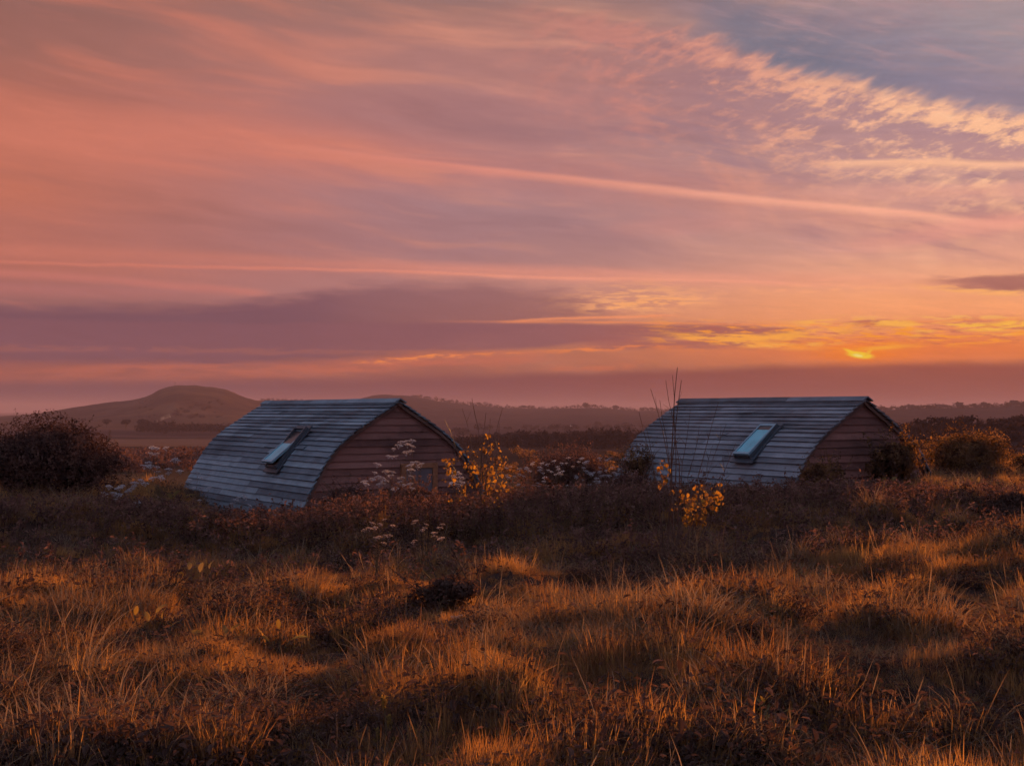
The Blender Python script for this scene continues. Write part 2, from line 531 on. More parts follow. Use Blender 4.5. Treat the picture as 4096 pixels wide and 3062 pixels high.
def mesh_np(name, verts, faces, mat=None, smooth_f=False):
    me = bpy.data.meshes.new(name)
    verts = np.asarray(verts, dtype=np.float32).reshape(-1, 3)
    if isinstance(faces, np.ndarray):
        k = faces.shape[1]
        me.vertices.add(len(verts))
        me.vertices.foreach_set('co', verts.ravel())
        me.loops.add(faces.size)
        me.loops.foreach_set('vertex_index', faces.astype(np.int32).ravel())
        me.polygons.add(len(faces))
        me.polygons.foreach_set('loop_start', np.arange(0, faces.size, k, dtype=np.int32))
        me.polygons.foreach_set('loop_total', np.full(len(faces), k, dtype=np.int32))
        me.update(calc_edges=True)
    else:
        me.from_pydata(verts.tolist(), [], faces)
        me.update()
    if smooth_f:
        me.polygons.foreach_set('use_smooth', np.ones(len(me.polygons), dtype=bool))
    if mat:
        me.materials.append(mat)
    return me


def obj(name, me, parent=None, loc=None, rot=None, scale=None):
    o = bpy.data.objects.new(name, me)
    COL.objects.link(o)
    if parent is not None:
        o.parent = parent
    if loc is not None:
        o.location = loc
    if rot is not None:
        o.rotation_euler = rot
    if scale is not None:
        o.scale = scale
    return o


def tag(o, label=None, cat=None, group=None, kind=None):
    if label:
        o['label'] = label
    if cat:
        o['category'] = cat
    if group:
        o['group'] = group
    if kind:
        o['kind'] = kind
    return o


class MB:
    """collects shapes for one mesh"""

    def __init__(s):
        s.v, s.f = [], []

    def add(s, v, f):
        k = len(s.v)
        s.v += [tuple(p) for p in v]
        s.f += [tuple(i + k for i in q) for q in f]

    def box(s, c, d, M=None):
        x, y, z = (q / 2 for q in d)
        v = [Vector((sx * x, sy * y, sz * z)) for sx in (-1, 1) for sy in (-1, 1) for sz in (-1, 1)]
        if M is not None:
            v = [M @ p for p in v]
        v = [p + Vector(c) for p in v]
        s.add(v, [(0, 1, 3, 2), (4, 6, 7, 5), (0, 4, 5, 1), (2, 3, 7, 6), (0, 2, 6, 4), (1, 5, 7, 3)])

    def tube(s, pts, radii, n=5):
        pts = [Vector(p) for p in pts]
        k0 = len(s.v)
        for i, p in enumerate(pts):
            t = (pts[min(i + 1, len(pts) - 1)] - pts[max(i - 1, 0)]).normalized()
            a = t.orthogonal().normalized() if abs(t.z) > 0.95 else t.cross(Vector((0, 0, 1))).normalized()
            b = t.cross(a)
            for j in range(n):
                an = 2 * math.pi * j / n
                s.v.append(tuple(p + (a * math.cos(an) + b * math.sin(an)) * radii[i]))
        for i in range(len(pts) - 1):
            for j in range(n):
                s.f.append((k0 + i * n + j, k0 + i * n + (j + 1) % n, k0 + (i + 1) * n + (j + 1) % n, k0 + (i + 1) * n + j))
        s.f.append(tuple(k0 + (len(pts) - 1) * n + j for j in range(n)))

    def mesh(s, name, mat, sm=False):
        me = mesh_np(name, s.v, s.f, mat, False)
        if sm:
            me.polygons.foreach_set('use_smooth', np.ones(len(me.polygons), dtype=bool))
        return me


# ---------------------------------------------------------------- value noise on numpy arrays
_perm = np.random.default_rng(3).random((256, 256))


def vnoise(x, y):
    x0, y0 = np.floor(x).astype(int), np.floor(y).astype(int)
    fx, fy = x - x0, y - y0
    fx, fy = fx * fx * (3 - 2 * fx), fy * fy * (3 - 2 * fy)
    g = lambda i, j: _perm[i % 256, j % 256]
    return (g(x0, y0) * (1 - fx) + g(x0 + 1, y0) * fx) * (1 - fy) + (g(x0, y0 + 1) * (1 - fx) + g(x0 + 1, y0 + 1) * fx) * fy


def fbm(x, y, o=4):
    s, a, t = 0.0, 1.0, 0.0
    for k in range(o):
        s = s + a * vnoise(x * 2 ** k + 17.3 * k, y * 2 ** k + 9.1 * k)
        t += a
        a *= 0.5
    return s / t


def sstep(a, b, x):
    t = np.clip((np.asarray(x, float) - a) / (b - a), 0, 1)
    return t * t * (3 - 2 * t)


# ---------------------------------------------------------------- lie of the land (camera stands at 0,0)
def terrain(x, y):
    x = np.asarray(x, float); y = np.asarray(y, float)
    far = np.interp(y, [-400, -50, 0, 20, 24, 27, 34, 60, 90, 120, 300, 430, 700, 1000, 9000],
                    [0.0, 0.0, 0.0, -0.1, -0.45, -1.15, -1.6, -3.2, -4.0, -4.5, -8.0, -10.0, -11.6, -12.5, -13.0])
    brow = np.interp(x, [-14, -9, -6.5, -4.8, -3.2, -1, 1, 3.2, 6, 9, 16], [0.1, 0.16, 0.06, -0.18, -0.3, -0.12, 0.0, 0.1, 0.22, 0.26, 0.3])
    near = brow * sstep(6, 19, y)
    # on the right the shelf goes on past the huts before it falls
    shelf = sstep(2.0, 6.0, x + 0.15 * (y - 24)) * (sstep(64, 36, y) if True else 1)
    z = far + near * (1 - sstep(24, 60, y)) + shelf * (-far) * sstep(20, 25, y) * 0.92
    shelf_l = sstep(-6.2, -7.4, x) * sstep(40, 28, y)
    z = z + shelf_l * (-far) * sstep(20, 25, y) * 0.8
    hum = (fbm(x * 0.55 + 5, y * 0.62 + 2, 2) - 0.5) * 0.46 + (fbm(x * 1.35 + 40, y * 1.75, 2) - 0.5) * 0.42
    dip = np.interp(y, [11.5, 13.5, 16, 18, 20.5], [0, -.16, -.26, -.2, 0]) * (1 - .55 * sstep(2.5, 5.5, x))
    z = z + dip
    amp = sstep(2.5, 5, y) * (1 - sstep(24, 60, y) * 0.6) * (1 - sstep(90, 140, y))
    z = z + hum * amp
    roll = (fbm(x * 0.012, y * 0.009, 3) - 0.5) * 3.0 * sstep(80, 200, y) * (1 - sstep(1500, 3000, y) * 0.7)
    return z + roll


def terr(x, y):
    return float(terrain(np.array([x]), np.array([y]))[0])


def at(px, py, d):
    """point at depth d on the sight line of a photograph position (for measuring out the site)"""
    return Vector(((px - 2048) / F * d, d, EYE - (py - 1640) / F * d))


# ================================================================ materials
def mat_ground():
    m, out = new_mat('field ground')
    p = wpos()
    x, y, z = sepx(p)
    n_a = noise(p, 2.2, 4, 0.6)
    near = ramp(n_a, [(0.25, (0.03, 0.016, 0.013)), (0.55, (0.06, 0.031, 0.024)), (0.8, (0.10, 0.054, 0.04))])
    nf = noise(xyz(x * 0.006, y * 0.02, 0.0), 1.0, 3, 0.55)
    nf2 = noise(xyz(x * 0.05, y * 0.09, 4.0), 1.0, 4, 0.6)
    yw = y + (nf - 0.5) * 60 + x * 0.05
    field = ramp(remap(yw, 60, 900, 0, 1), [(0.0, (0.08, 0.045, 0.03)), (0.03, (0.11, 0.062, 0.034)), (0.085, (0.09, 0.05, 0.03)), (0.1, (0.05, 0.028, 0.02)),
                                            (0.36, (0.05, 0.028, 0.022)), (0.42, (0.15, 0.08, 0.05)), (0.52, (0.16, 0.085, 0.06)), (0.58, (0.045, 0.027, 0.027)), (0.68, (0.13, 0.072, 0.062)), (0.78, (0.035, 0.022, 0.024)), (0.95, (0.05, 0.03, 0.032))], 'EASE')
    field = mixc(smooth(0.35, 0.7, nf2) * 0.55, field, mixc(1.0, field, (0.55, 0.52, 0.5), 'MULTIPLY'))
    col = mixc(smooth(34, 60, y), near, field)
    b = principled(col, 1.0, 0.0, n_a, 0.5, 0.04)
    X.nt.links.new(b.outputs[0], out.inputs[0])
    return m


def mat_hill(name, cols, sc):
    m, out = new_mat(name)
    p = wpos()
    x, y, z = sepx(p)
    n1 = noise(xyz(x, y * 0.6, z * 2.0), sc, 5, 0.62)
    n2 = noise(xyz(x, y * 0.5, z), sc * 0.22, 3, 0.5)
    col = ramp((n1 * 0.6 + n2 * 0.4), [(0.32 + 0.36 * i / (len(cols) - 1), c) for i, c in enumerate(cols)])
    b = principled(col, 1.0, 0.0, n1, 0.4, 3.0)
    X.nt.links.new(b.outputs[0], out.inputs[0])
    return m


def mat_boards(name, dark, mid_c, pale, rust, moss):
    """weathered timber: grain along the board, board-to-board variation, damp stains"""
    m, out = new_mat(name)
    o = tex('Object')
    x, y, z = sepx(o)
    r = obj_random()
    grain = noise(xyz(x * 9.0 + r * 40, y * 1.1 + r * 13, z * 9.0), 4.0, 4, 0.6)
    blot = noise(xyz(x * 1.2 + r * 3, y * 1.6, z * 1.2 + r * 3), 1.4, 4, 0.6)
    stain = noise(xyz(x * 0.8, y * 0.9, z * 0.8), 0.9, 3, 0.55)
    grime = noise(xyz(x * 1.1 + 4, y * 0.55, z * 1.1), 0.75, 4, 0.6)
    drip = noise(xyz(x * 0.6, y * 7.0, z * 0.6), 1.0, 3, 0.6)
    f = (grain * 0.35 + blot * 0.5 + r * 0.5 - 0.16).cl()
    col = ramp(f, [(0.2, dark), (0.5, mid_c), (0.82, pale)])
    col = mixc(smooth(0.52, 0.72, stain) * 0.5, col, rust)
    col = mixc(smooth(0.58, 0.78, noise(xyz(x + 7, y * 0.7, z + 3), 1.8, 4, 0.65)) * 0.5, col, moss)
    col = mixc(smooth(0.42, 0.64, grime) * 0.75, col, mixc(1.0, col, (0.42, 0.42, 0.45), 'MULTIPLY'))
    col = mixc(smooth(0.55, 0.75, drip) * 0.35, col, mixc(1.0, col, (0.5, 0.47, 0.47), 'MULTIPLY'))
    b = principled(col, remap(grain, 0, 1, 0.6, 0.9), 0.35, grain, 0.35, 0.004)
    X.nt.links.new(b.outputs[0], out.inputs[0])
    return m


def mat_plain(name, col, rough=0.7, spec=0.3, var=0.25, sc=20.0):
    m, out = new_mat(name)
    n = noise(tex('Object'), sc, 3, 0.6)
    c2 = tuple(v * (1 - var) for v in col)
    b = principled(mixc(smooth(0.35, 0.7, n), col, c2), rough, spec, n, 0.15, 0.003)
    X.nt.links.new(b.outputs[0], out.inputs[0])
    return m


def mat_pane(name, col):
    m, out = new_mat(name)
    n = noise(tex('Object'), 3.0, 3, 0.5)
    b = principled(mixc(smooth(0.4, 0.8, n), col, tuple(v * 0.75 for v in col)), 0.25, 0.3)
    X.nt.links.new(b.outputs[0], out.inputs[0])
    return m


M = {}
M['ground'] = mat_ground()
M['hill'] = mat_hill('heath hill', [(0.020, 0.011, 0.010), (0.055, 0.028, 0.02), (0.14, 0.07, 0.04)], 0.022)
M['ridge'] = mat_hill('wooded ridge', [(0.018, 0.011, 0.012), (0.03, 0.018, 0.018), (0.055, 0.03, 0.026)], 0.05)
M['roof'] = mat_boards('weathered roof boards', (0.07, 0.078, 0.095), (0.15, 0.175, 0.205), (0.27, 0.31, 0.345), (0.12, 0.085, 0.085), (0.075, 0.13, 0.17))
M['roof2'] = mat_boards('greyed roof boards', (0.085, 0.075, 0.083), (0.17, 0.16, 0.178), (0.28, 0.275, 0.30), (0.16, 0.10, 0.10), (0.11, 0.14, 0.18))
M['gable'] = mat_boards('gable boards', (0.12, 0.042, 0.034), (0.23, 0.082, 0.062), (0.31, 0.125, 0.098), (0.26, 0.08, 0.052), (0.17, 0.085, 0.075))
M['trim'] = mat_boards('trim boards', (0.09, 0.04, 0.034), (0.15, 0.065, 0.05), (0.22, 0.11, 0.08), (0.15, 0.07, 0.05), (0.1, 0.07, 0.06))
M['deck'] = mat_plain('dark under-roof', (0.03, 0.025, 0.025))
M['lead'] = mat_plain('grey flashing', (0.06, 0.065, 0.08), 0.5, 0.4)
M['sash'] = mat_plain('blue grey sash', (0.20, 0.30, 0.36), 0.4, 0.5)
M['pane'] = mat_pane('glass tinted as reflected sky', (0.17, 0.47, 0.55))  # teal base colour paints the sky's reflection into the skylight glass
M['dark_pane'] = mat_pane('dark glass', (0.08, 0.045, 0.04))
M['door'] = mat_plain('orange brown door timber', (0.34, 0.12, 0.055), 0.6)
M['door_pane'] = mat_pane('door glass', (0.17, 0.12, 0.125))
M['bark'] = mat_plain('bark', (0.10, 0.06, 0.04), 0.85, 0.2, 0.5, 30)
M['twig'] = mat_plain('reddish twig', (0.16, 0.075, 0.05), 0.6, 0.3, 0.4, 40)
M['grass'] = leafy('meadow grass', [(0.13, 0.056, 0.047), (0.20, 0.089, 0.07), (0.28, 0.131, 0.096), (0.40, 0.21, 0.145)], 0.58,
                   [(0.14, 0.062, 0.03), (0.32, 0.150, 0.045), (0.54, 0.28, 0.065), (0.78, 0.44, 0.11)], wscale=0.9)
M['dry'] = leafy('dry grass', [(0.14, 0.085, 0.05), (0.26, 0.16, 0.095), (0.40, 0.27, 0.18)], 0.5, wscale=1.2)
M['weed'] = leafy('weed leaf', [(0.06, 0.032, 0.028), (0.11, 0.058, 0.046), (0.19, 0.10, 0.075)], 0.4, wscale=2.0)
M['bush'] = leafy('dark bush leaf', [(0.09, 0.043, 0.038), (0.17, 0.083, 0.068), (0.28, 0.14, 0.105)], 0.35, wscale=4.0, per='place')
M['bush_dark'] = leafy('dense bush leaf', [(0.05, 0.025, 0.022), (0.10, 0.05, 0.042), (0.18, 0.09, 0.07)], 0.22, wscale=4.0, per='place')
M['bush2'] = leafy('autumn bush leaf', [(0.07, 0.034, 0.026), (0.14, 0.07, 0.045), (0.25, 0.125, 0.075)], 0.5, [(0.11, 0.055, 0.025), (0.25, 0.125, 0.04), (0.42, 0.22, 0.06)], wscale=4.0, per='place')
M['tree'] = leafy('far tree leaf', [(0.018, 0.011, 0.012), (0.035, 0.02, 0.02), (0.07, 0.038, 0.032)], 0.25, wscale=0.35, per='place')
M['gold'] = leafy('golden leaf', [(0.10, 0.045, 0.018), (0.22, 0.105, 0.03), (0.38, 0.20, 0.05)], 0.55,
                  [(0.18, 0.08, 0.018), (0.50, 0.25, 0.035), (0.85, 0.48, 0.07)], wscale=5.0)
M['dock'] = leafy('broad leaf', [(0.10, 0.07, 0.025), (0.2, 0.13, 0.05), (0.3, 0.2, 0.09)], 0.5,
                  [(0.2, 0.13, 0.03), (0.4, 0.25, 0.06), (0.55, 0.36, 0.1)], wscale=6.0)
M['umbel'] = leafy('white umbel', [(0.40, 0.35, 0.36), (0.54, 0.48, 0.49), (0.66, 0.6, 0.61)], 0.35, wscale=9.0)
M['stalk'] = leafy('dry stalk', [(0.13, 0.08, 0.045), (0.22, 0.13, 0.07)], 0.3, wscale=8.0)

# ================================================================ the setting
def ground_mesh():
    def axis(a):
        return np.concatenate([-a[::-1], a])
    ax = np.concatenate([np.arange(0.06, 14, 0.12), np.arange(14, 40, 0.6), np.geomspace(41, 9000, 60)])
    xs = axis(ax)
    ys = np.concatenate([-np.geomspace(300, 3, 14), np.arange(-2, 3, 0.5), np.arange(3, 30, 0.12), np.arange(30, 90, 0.8), np.geomspace(91, 9000, 110)])
    gx, gy = np.meshgrid(xs, ys)
    gz = terrain(gx, gy)
    v = np.stack([gx, gy, gz], -1).reshape(-1, 3)
    nx, ny = len(xs), len(ys)
    i = np.arange(nx - 1)[None, :] + np.arange(ny - 1)[:, None] * nx
    f = np.stack([i, i + 1, i + nx + 1, i + nx], -1).reshape(-1, 4)
    return mesh_np('ground', v, f, M['ground'], True)


tag(obj('ground', ground_mesh()), 'rough brown meadow falling away to valley fields', 'ground', kind='structure')


def hill(name, prof, crest_d, foot_d, back_d, mat, label, rough=0.0, foot_z=-13.0, nu=330, nt=46):
    pxs = np.linspace(prof[0][0], prof[-1][0], nu)
    tops = np.interp(pxs, [p[0] for p in prof], [p[1] for p in prof])
    k = np.ones(3) / 3
    tops = np.convolve(np.pad(tops, 1, 'edge'), k, 'valid')
    u = (pxs - 2048) / F
    crest = EYE - (tops - 1640) / F * crest_d
    ds = np.concatenate([np.linspace(foot_d, crest_d, nt), np.linspace(crest_d, back_d, 8)[1:]])
    U_, D_ = np.meshgrid(u, ds)
    t = np.where(D_ <= crest_d, (D_ - foot_d) / (crest_d - foot_d), (back_d - D_) / (back_d - crest_d))
    s = np.where(D_ <= crest_d, 0.55 * t + 0.45 * sstep(0, 1, t), sstep(0, 1, t))
    Z = foot_z + (crest[None, :] - foot_z) * s
    Xw = U_ * D_
    n = (fbm(Xw * 0.012 + 3, D_ * 0.008, 4) - 0.5)
    Z = Z + n * (crest[None, :] - foot_z) * 0.45 * np.sin(np.pi * np.clip(t, 0, 1)) + (fbm(Xw * 0.09, D_ * 0.05, 3) - 0.5) * rough
    v = np.stack([Xw, D_, Z], -1).reshape(-1, 3)
    nx, ny = len(u), len(ds)
    i = np.arange(nx - 1)[None, :] + np.arange(ny - 1)[:, None] * nx
    f = np.stack([i, i + 1, i + nx + 1, i + nx], -1).reshape(-1, 4)
    o = obj(name, mesh_np(name, v, f, mat, True))
    return tag(o, label, 'hill', kind='structure')


P_HILL = [(-900, 1720), (-300, 1690), (160, 1652), (300, 1628), (420, 1611), (520, 1600), (580, 1588), (608, 1576), (636, 1558), (668, 1546), (706, 1541),
          (780, 1541), (850, 1548), (905, 1557), (960, 1580), (1010, 1598), (1060, 1608), (1150, 1625), (1300, 1650)]
P_RIDGE = [(500, 1630), (900, 1608), (1050, 1601), (1250, 1608), (1380, 1608), (1440, 1596), (1490, 1581), (1550, 1577), (1640, 1584), (1700, 1593),
           (1760, 1606), (1850, 1616), (1950, 1626), (2048, 1633), (2200, 1634), (2350, 1630), (2420, 1632), (2520, 1642), (2700, 1642), (3000, 1646), (3400, 1648), (3600, 1650)]
P_RIGHT = [(2900, 1665), (3300, 1652), (3500, 1644), (3600, 1636), (3700, 1632), (3850, 1629), (4000, 1626), (4096, 1622), (4500, 1606), (5200, 1590)]
P_SCRUB = [(3000, 1765), (3400, 1732), (3600, 1712), (3760, 1704), (3900, 1700), (4096, 1688), (4500, 1668), (5000, 1655)]
hill('hill', P_RIDGE, 1900, 1050, 2600, M['ridge'], 'long low wooded ridge behind the huts, faded by haze', 2.0)
hill('hill', P_HILL, 1500, 860, 2300, M['hill'], 'bare rounded heath hill with a flat summit on the far left', 1.5)
hill('hill', P_RIGHT, 1250, 760, 2000, M['ridge'], 'dark wooded rise on the far right horizon', 2.0)
hill('hill', P_SCRUB, 250, 110, 420, M['ridge'], 'near scrub covered slope behind the right-hand bushes', 1.0, foot_z=-5.0)


# ================================================================ timber huts
PROF = np.array([(0, 0), (.645, .39), (1.07, .66), (1.38, .91), (1.62, 1.20), (1.84, 1.575), (2.0, 1.85), (2.2, 2.35), (2.32, 3.05)])
HUT_H = 3.05
_t = np.linspace(0, 1, 400)
_seg = np.concatenate([[0], np.cumsum(np.hypot(*np.diff(PROF, axis=0).T))])


def _catmull(s):
    """smooth arch: position along the roof skin measured from the ridge"""
    w = np.interp(s, _seg, PROF[:, 0]); d = np.interp(s, _seg, PROF[:, 1])
    return w, d


_ss = np.linspace(0, _seg[-1], 300)
_w, _d = _catmull(_ss)
for _ in range(60):
    _w[1:-1] = (_w[:-2] + 2 * _w[1:-1] + _w[2:]) / 4
    _d[1:-1] = (_d[:-2] + 2 * _d[1:-1] + _d[2:]) / 4
ARC = np.concatenate([[0], np.cumsum(np.hypot(np.diff(_w), np.diff(_d)))])


def arch(s):
    return float(np.interp(s, ARC, _w)), float(np.interp(s, ARC, _d))


def arch_n(s):
    (w0, d0), (w1, d1) = arch(s - 0.03), arch(s + 0.03)
    tx, tz = w1 - w0, -(d1 - d0)
    l = math.hypot(tx, tz)
    return -tz / l, tx / l           # outward normal (x, z) on the +x side


def w_at(drop):
    return float(np.interp(drop, _d, _w))


def plank(side, s0, s1, y0, y1, mat, r, thick=0.026, lift=0.034, nseg=5):
    """one lapped roof board, its lower edge riding over the board below; a little wavy"""
    (w0, d0), (w1, d1) = arch(s0), arch(s1)
    n0, n1 = arch_n(max(s0, 0.05)), arch_n(s1)
    V_, Fc = [], []
    j0, j1 = r.uniform(-.007, .007), r.uniform(-.007, .007)
    if r.random() < .12:                        # a lifted or slipped board
        j0 += r.uniform(.0, .02)
        s1 += r.uniform(-.012, .02)
        (w1, d1) = arch(s1)
    for k in range(nseg + 1):
        y = y0 + (y1 - y0) * k / nseg
        wob = r.uniform(-.004, .004)
        sag = r.uniform(-.004, .004)
        lf = lift + wob + (j0 + (j1 - j0) * k / nseg)
        for (w, d, n, o) in ((w0, d0, n0, 0.002), (w0, d0, n0, 0.002 + thick), (w1, d1, n1, lf), (w1, d1, n1, lf + thick)):
            V_.append((side * (w + n[0] * o), y, HUT_H - d + n[1] * o + (sag if o >= lf else 0)))
    for k in range(nseg):
        a = k * 4
        for p, q in ((0, 1), (1, 3), (3, 2), (2, 0)):
            Fc.append((a + p, a + q, a + 4 + q, a + 4 + p))
    e = nseg * 4
    Fc += [(0, 2, 3, 1), (e, e + 1, e + 3, e + 2)]
    return mesh_np('roof_board', V_, Fc, mat)


def hut(px, depth, theta, ridge_z, length, sky_y, sky_d, tilt, label, seed, door, roof):
    r = random.Random(seed)
    X0 = (px - 2048) / F * depth
    root = bpy.data.objects.new('timber_hut', None)
    COL.objects.link(root)
    root.location = (X0, depth, ridge_z - HUT_H)
    root.rotation_euler = (0, 0, R(theta))
    tag(root, label, 'hut', 'arched timber huts')
    OV = 0.10                                      # the roof oversails the gable
    # under-roof skin, one closed body
    pts = [(float(w), HUT_H - float(d)) for w, d in zip(_w[::12], _d[::12])] + [(float(_w[-1]), 0.0)]
    ring = [(x - 0.012 * (x > .05), z - 0.02) for x, z in pts]
    loop = [(-x, z) for x, z in ring[::-1]] + ring[1:]
    n = len(loop)
    v = [(x, 0.05, z) for x, z in loop] + [(x, length, z) for x, z in loop]
    f = [(i, (i + 1) % n, n + (i + 1) % n, n + i) for i in range(n)] + [tuple(range(n))[::-1], tuple(range(n, 2 * n))]
    obj('roof_shell', mesh_np('roof_shell', v, f, M['deck']), root)
    # lapped boards
    step = 0.138
    ncourse = int(ARC[-1] / step)
    for side in (-1, 1):
        for c in range(ncourse):
            s0, s1 = c * step - 0.02, (c + 1) * step + 0.014
            if side == -1:
                cuts = sorted(r.uniform(1.2, length - 1.2) for _ in range(r.choice((1, 2, 2))))
                cuts = [q for i, q in enumerate(cuts) if i == 0 or q - cuts[i - 1] > 0.9]
            else:
                cuts = [length * r.uniform(.35, .65)]
            ys = [-OV + r.uniform(-.018, .018)] + cuts + [length + .08 + r.uniform(-.02, .02)]
            for y0, y1 in zip(ys[:-1], ys[1:]):
                obj('roof_board', plank(side, max(s0, 0.0), s1, y0 + .003, y1 - .003, roof, r), root)
    # ridge caps in lengths
    y = -OV - 0.05
    while y < length + 0.1:
        y1 = min(y + r.uniform(1.9, 2.6), length + 0.14)
        mb = MB()
        up = r.uniform(0, .012)
        for sd in (-1, 1):
            a = math.atan2(.39, .645) * sd
            mb.box((sd * .072, (y + y1) / 2, HUT_H + .030 + up), (.165, y1 - y - .006, .022), Matrix.Rotation(a, 3, 'Y'))
        obj('ridge_board', mb.mesh('ridge_board', roof), root)
        if length + 0.14 - y1 < 0.05:
            break
        y = y1
    # gable cladding: one lapped board per row, cut to the arch
    z = HUT_H - 0.16
    row = 0.146
    while z > 0.3:
        zt, zb = z, z - row - 0.012
        wt, wb = max(w_at(HUT_H - zt) - .035, .02), w_at(HUT_H - zb) - .035
        j = r.uniform(-.004, .004)
        yt, yb = 0.046, 0.016 + j
        v = [(-wt, yt, zt), (wt, yt, zt), (wt, yt - .018, zt), (-wt, yt - .018, zt),
             (-wb, yb, zb), (wb, yb, zb + j), (wb, yb - .018, zb + j), (-wb, yb - .018, zb)]
        f = [(0, 1, 2, 3), (4, 7, 6, 5), (3, 2, 6, 7), (0, 4, 5, 1), (0, 3, 7, 4), (1, 5, 6, 2)]
        obj('gable_board', mesh_np('gable_board', v, f, M['gable']), root)
        z -= row
    wt = w_at(.18)
    obj('gable_peak', mesh_np('gable_peak', [(-wt, .04, HUT_H - .19), (wt, .04, HUT_H - .19), (0, .04, HUT_H - .03), (-wt, .02, HUT_H - .19), (wt, .02, HUT_H - .19), (0, .02, HUT_H - .03)],
                              [(0, 1, 2), (3, 5, 4), (0, 3, 4, 1), (1, 4, 5, 2), (2, 5, 3, 0)], M['gable']), root)
    # curved barge boards under the roof edge
    for side in (-1, 1):
        mb = MB()
        ss = np.linspace(0.0, ARC[-1] * .97, 26)
        V_ = []
        for s in ss:
            w, d = arch(s)
            nn = arch_n(max(s, .05))
            for o, yy in ((-.006, -.055), (-.006, -.022), (-.065, -.022), (-.065, -.055)):
                V_.append((side * max(w + nn[0] * o, 0.001), yy, HUT_H - d + nn[1] * o))
        f = []
        for k in range(len(ss) - 1):
            a = k * 4
            for p in range(4):
                f.append((a + p, a + (p + 1) % 4, a + 4 + (p + 1) % 4, a + 4 + p))
        f += [(0, 3, 2, 1), tuple(len(V_) - 4 + q for q in range(4))]
        obj('barge_board', mesh_np('barge_board', V_, f, M['trim']), root)
    # roof window on the near slope, sash swung on its middle
    s_mid = float(np.interp(sum(sky_d) / 2, _d, ARC))
    s_a, s_b = (float(np.interp(q, _d, ARC)) for q in sky_d)
    wid, hei = sky_y[1] - sky_y[0], s_b - s_a
    w, d = arch(s_mid)
    nn = arch_n(s_mid)
    win = bpy.data.objects.new('roof_window', None)
    COL.objects.link(win)
    win.parent = root
    # local axes: x along the ridge, y up the slope, z outwards
    zc = Vector((-nn[0], 0, nn[1]))
    xc = Vector((0, -1, 0))
    yc = zc.cross(xc)
    Mx = Matrix((xc, yc, zc)).transposed().to_4x4()
    Mx.translation = Vector((-(w + nn[0] * .03), sum(sky_y) / 2, HUT_H - d + nn[1] * .03))
    win.matrix_local = Mx
    fw = .055
    mb = MB()
    for sx in (-1, 1):
        mb.box((sx * (wid / 2 - fw / 2), 0, .045), (fw, hei, .13))
    mb.box((0, hei / 2 - fw / 2, .043), (wid - 2 * fw - .004, fw, .12))
    mb.box((0, -hei / 2 + fw / 2, .038), (wid - 2 * fw - .004, fw, .10))
    obj('window_frame', mb.mesh('window_frame', M['lead']), win)
    mb = MB()
    mb.box((0, -hei / 2 - .05, .02), (wid + .14, .10, .03))
    for sx in (-1, 1):
        mb.box((sx * (wid / 2 + .035), 0, .022), (.066, hei - .01, .03))
    mb.box((0, hei / 2 + .04, .026), (wid + .16, .075, .035))
    obj('flashing', mb.mesh('flashing', M['lead']), win)
    mb = MB()
    mb.box((0, 0, .004), (wid - 2 * fw, hei - 2 * fw, .01))
    obj('dark_backing', mb.mesh('dark_backing', M['dark_pane']), win)  # dark plate added to stand for the unlit interior behind the sash
    sash = bpy.data.objects.new('sash', None)
    COL.objects.link(sash)
    sash.parent = win
    sash.location = (0, 0, .095)
    sash.rotation_euler = (R(-tilt), 0, 0)
    sh, sw = hei - .02, wid - .02
    mb = MB()
    for sx in (-1, 1):
        mb.box((sx * (sw / 2 - .022), 0, .02), (.044, sh, .045))
    mb.box((0, sh / 2 - .035, .02), (sw - .09, .07, .043))
    mb.box((0, -sh / 2 + .03, .02), (sw - .09, .06, .043))
    o = obj('window_frame', mb.mesh('sash_frame', M['sash']), win)
    o.location, o.rotation_euler = sash.location, sash.rotation_euler
    o['label'] = 'blue grey sash frame swung open'
    mb = MB()
    lo = -sh / 2 + .062
    hi_ = sh / 2 - .072
    cut = lo + (hi_ - lo) * (.58 if tilt > 6 else .86)  # split by colour: painted sky reflection below, dark opening above
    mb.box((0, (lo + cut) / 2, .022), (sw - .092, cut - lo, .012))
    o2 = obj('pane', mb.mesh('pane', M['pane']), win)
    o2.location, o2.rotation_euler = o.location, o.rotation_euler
    mb = MB()
    mb.box((0, (hi_ + cut) / 2 + .001, .022), (sw - .092, hi_ - cut - .002, .012))
    o3 = obj('pane', mb.mesh('pane', M['dark_pane']), win)
    o3.location, o3.rotation_euler = o.location, o.rotation_euler
    o3['label'] = 'dark upper glass above the pane tinted as reflected sky'
    bpy.data.objects.remove(sash)
    if door:
        dr = bpy.data.objects.new('door', None)
        COL.objects.link(dr)
        dr.parent = root
        dr.location = (.50, 0.0, .12)
        mb = MB()
        dw, dh = .86, 1.66
        for sx in (-1, 1):
            mb.box((sx * (dw / 2 - .055), -.03, dh / 2), (.11, .06, dh))
        mb.box((0, -.03, dh - .05), (dw - .222, .056, .10))
        mb.box((0, -.03, .62), (dw - .222, .05, .14))
        obj('door_frame', mb.mesh('door_frame', M['door']), dr)
        mb = MB(); mb.box((0, -.012, dh / 2), (dw - .22, .02, dh - .12)); obj('pane', mb.mesh('pane', M['door_pane']), dr)
        mb = MB(); mb.tube([(-.3, -.06, .78), (-.3, -.11, .78), (-.2, -.11, .78)], [.012] * 3, 6); obj('handle', mb.mesh('handle', M['lead']), dr)
    return root


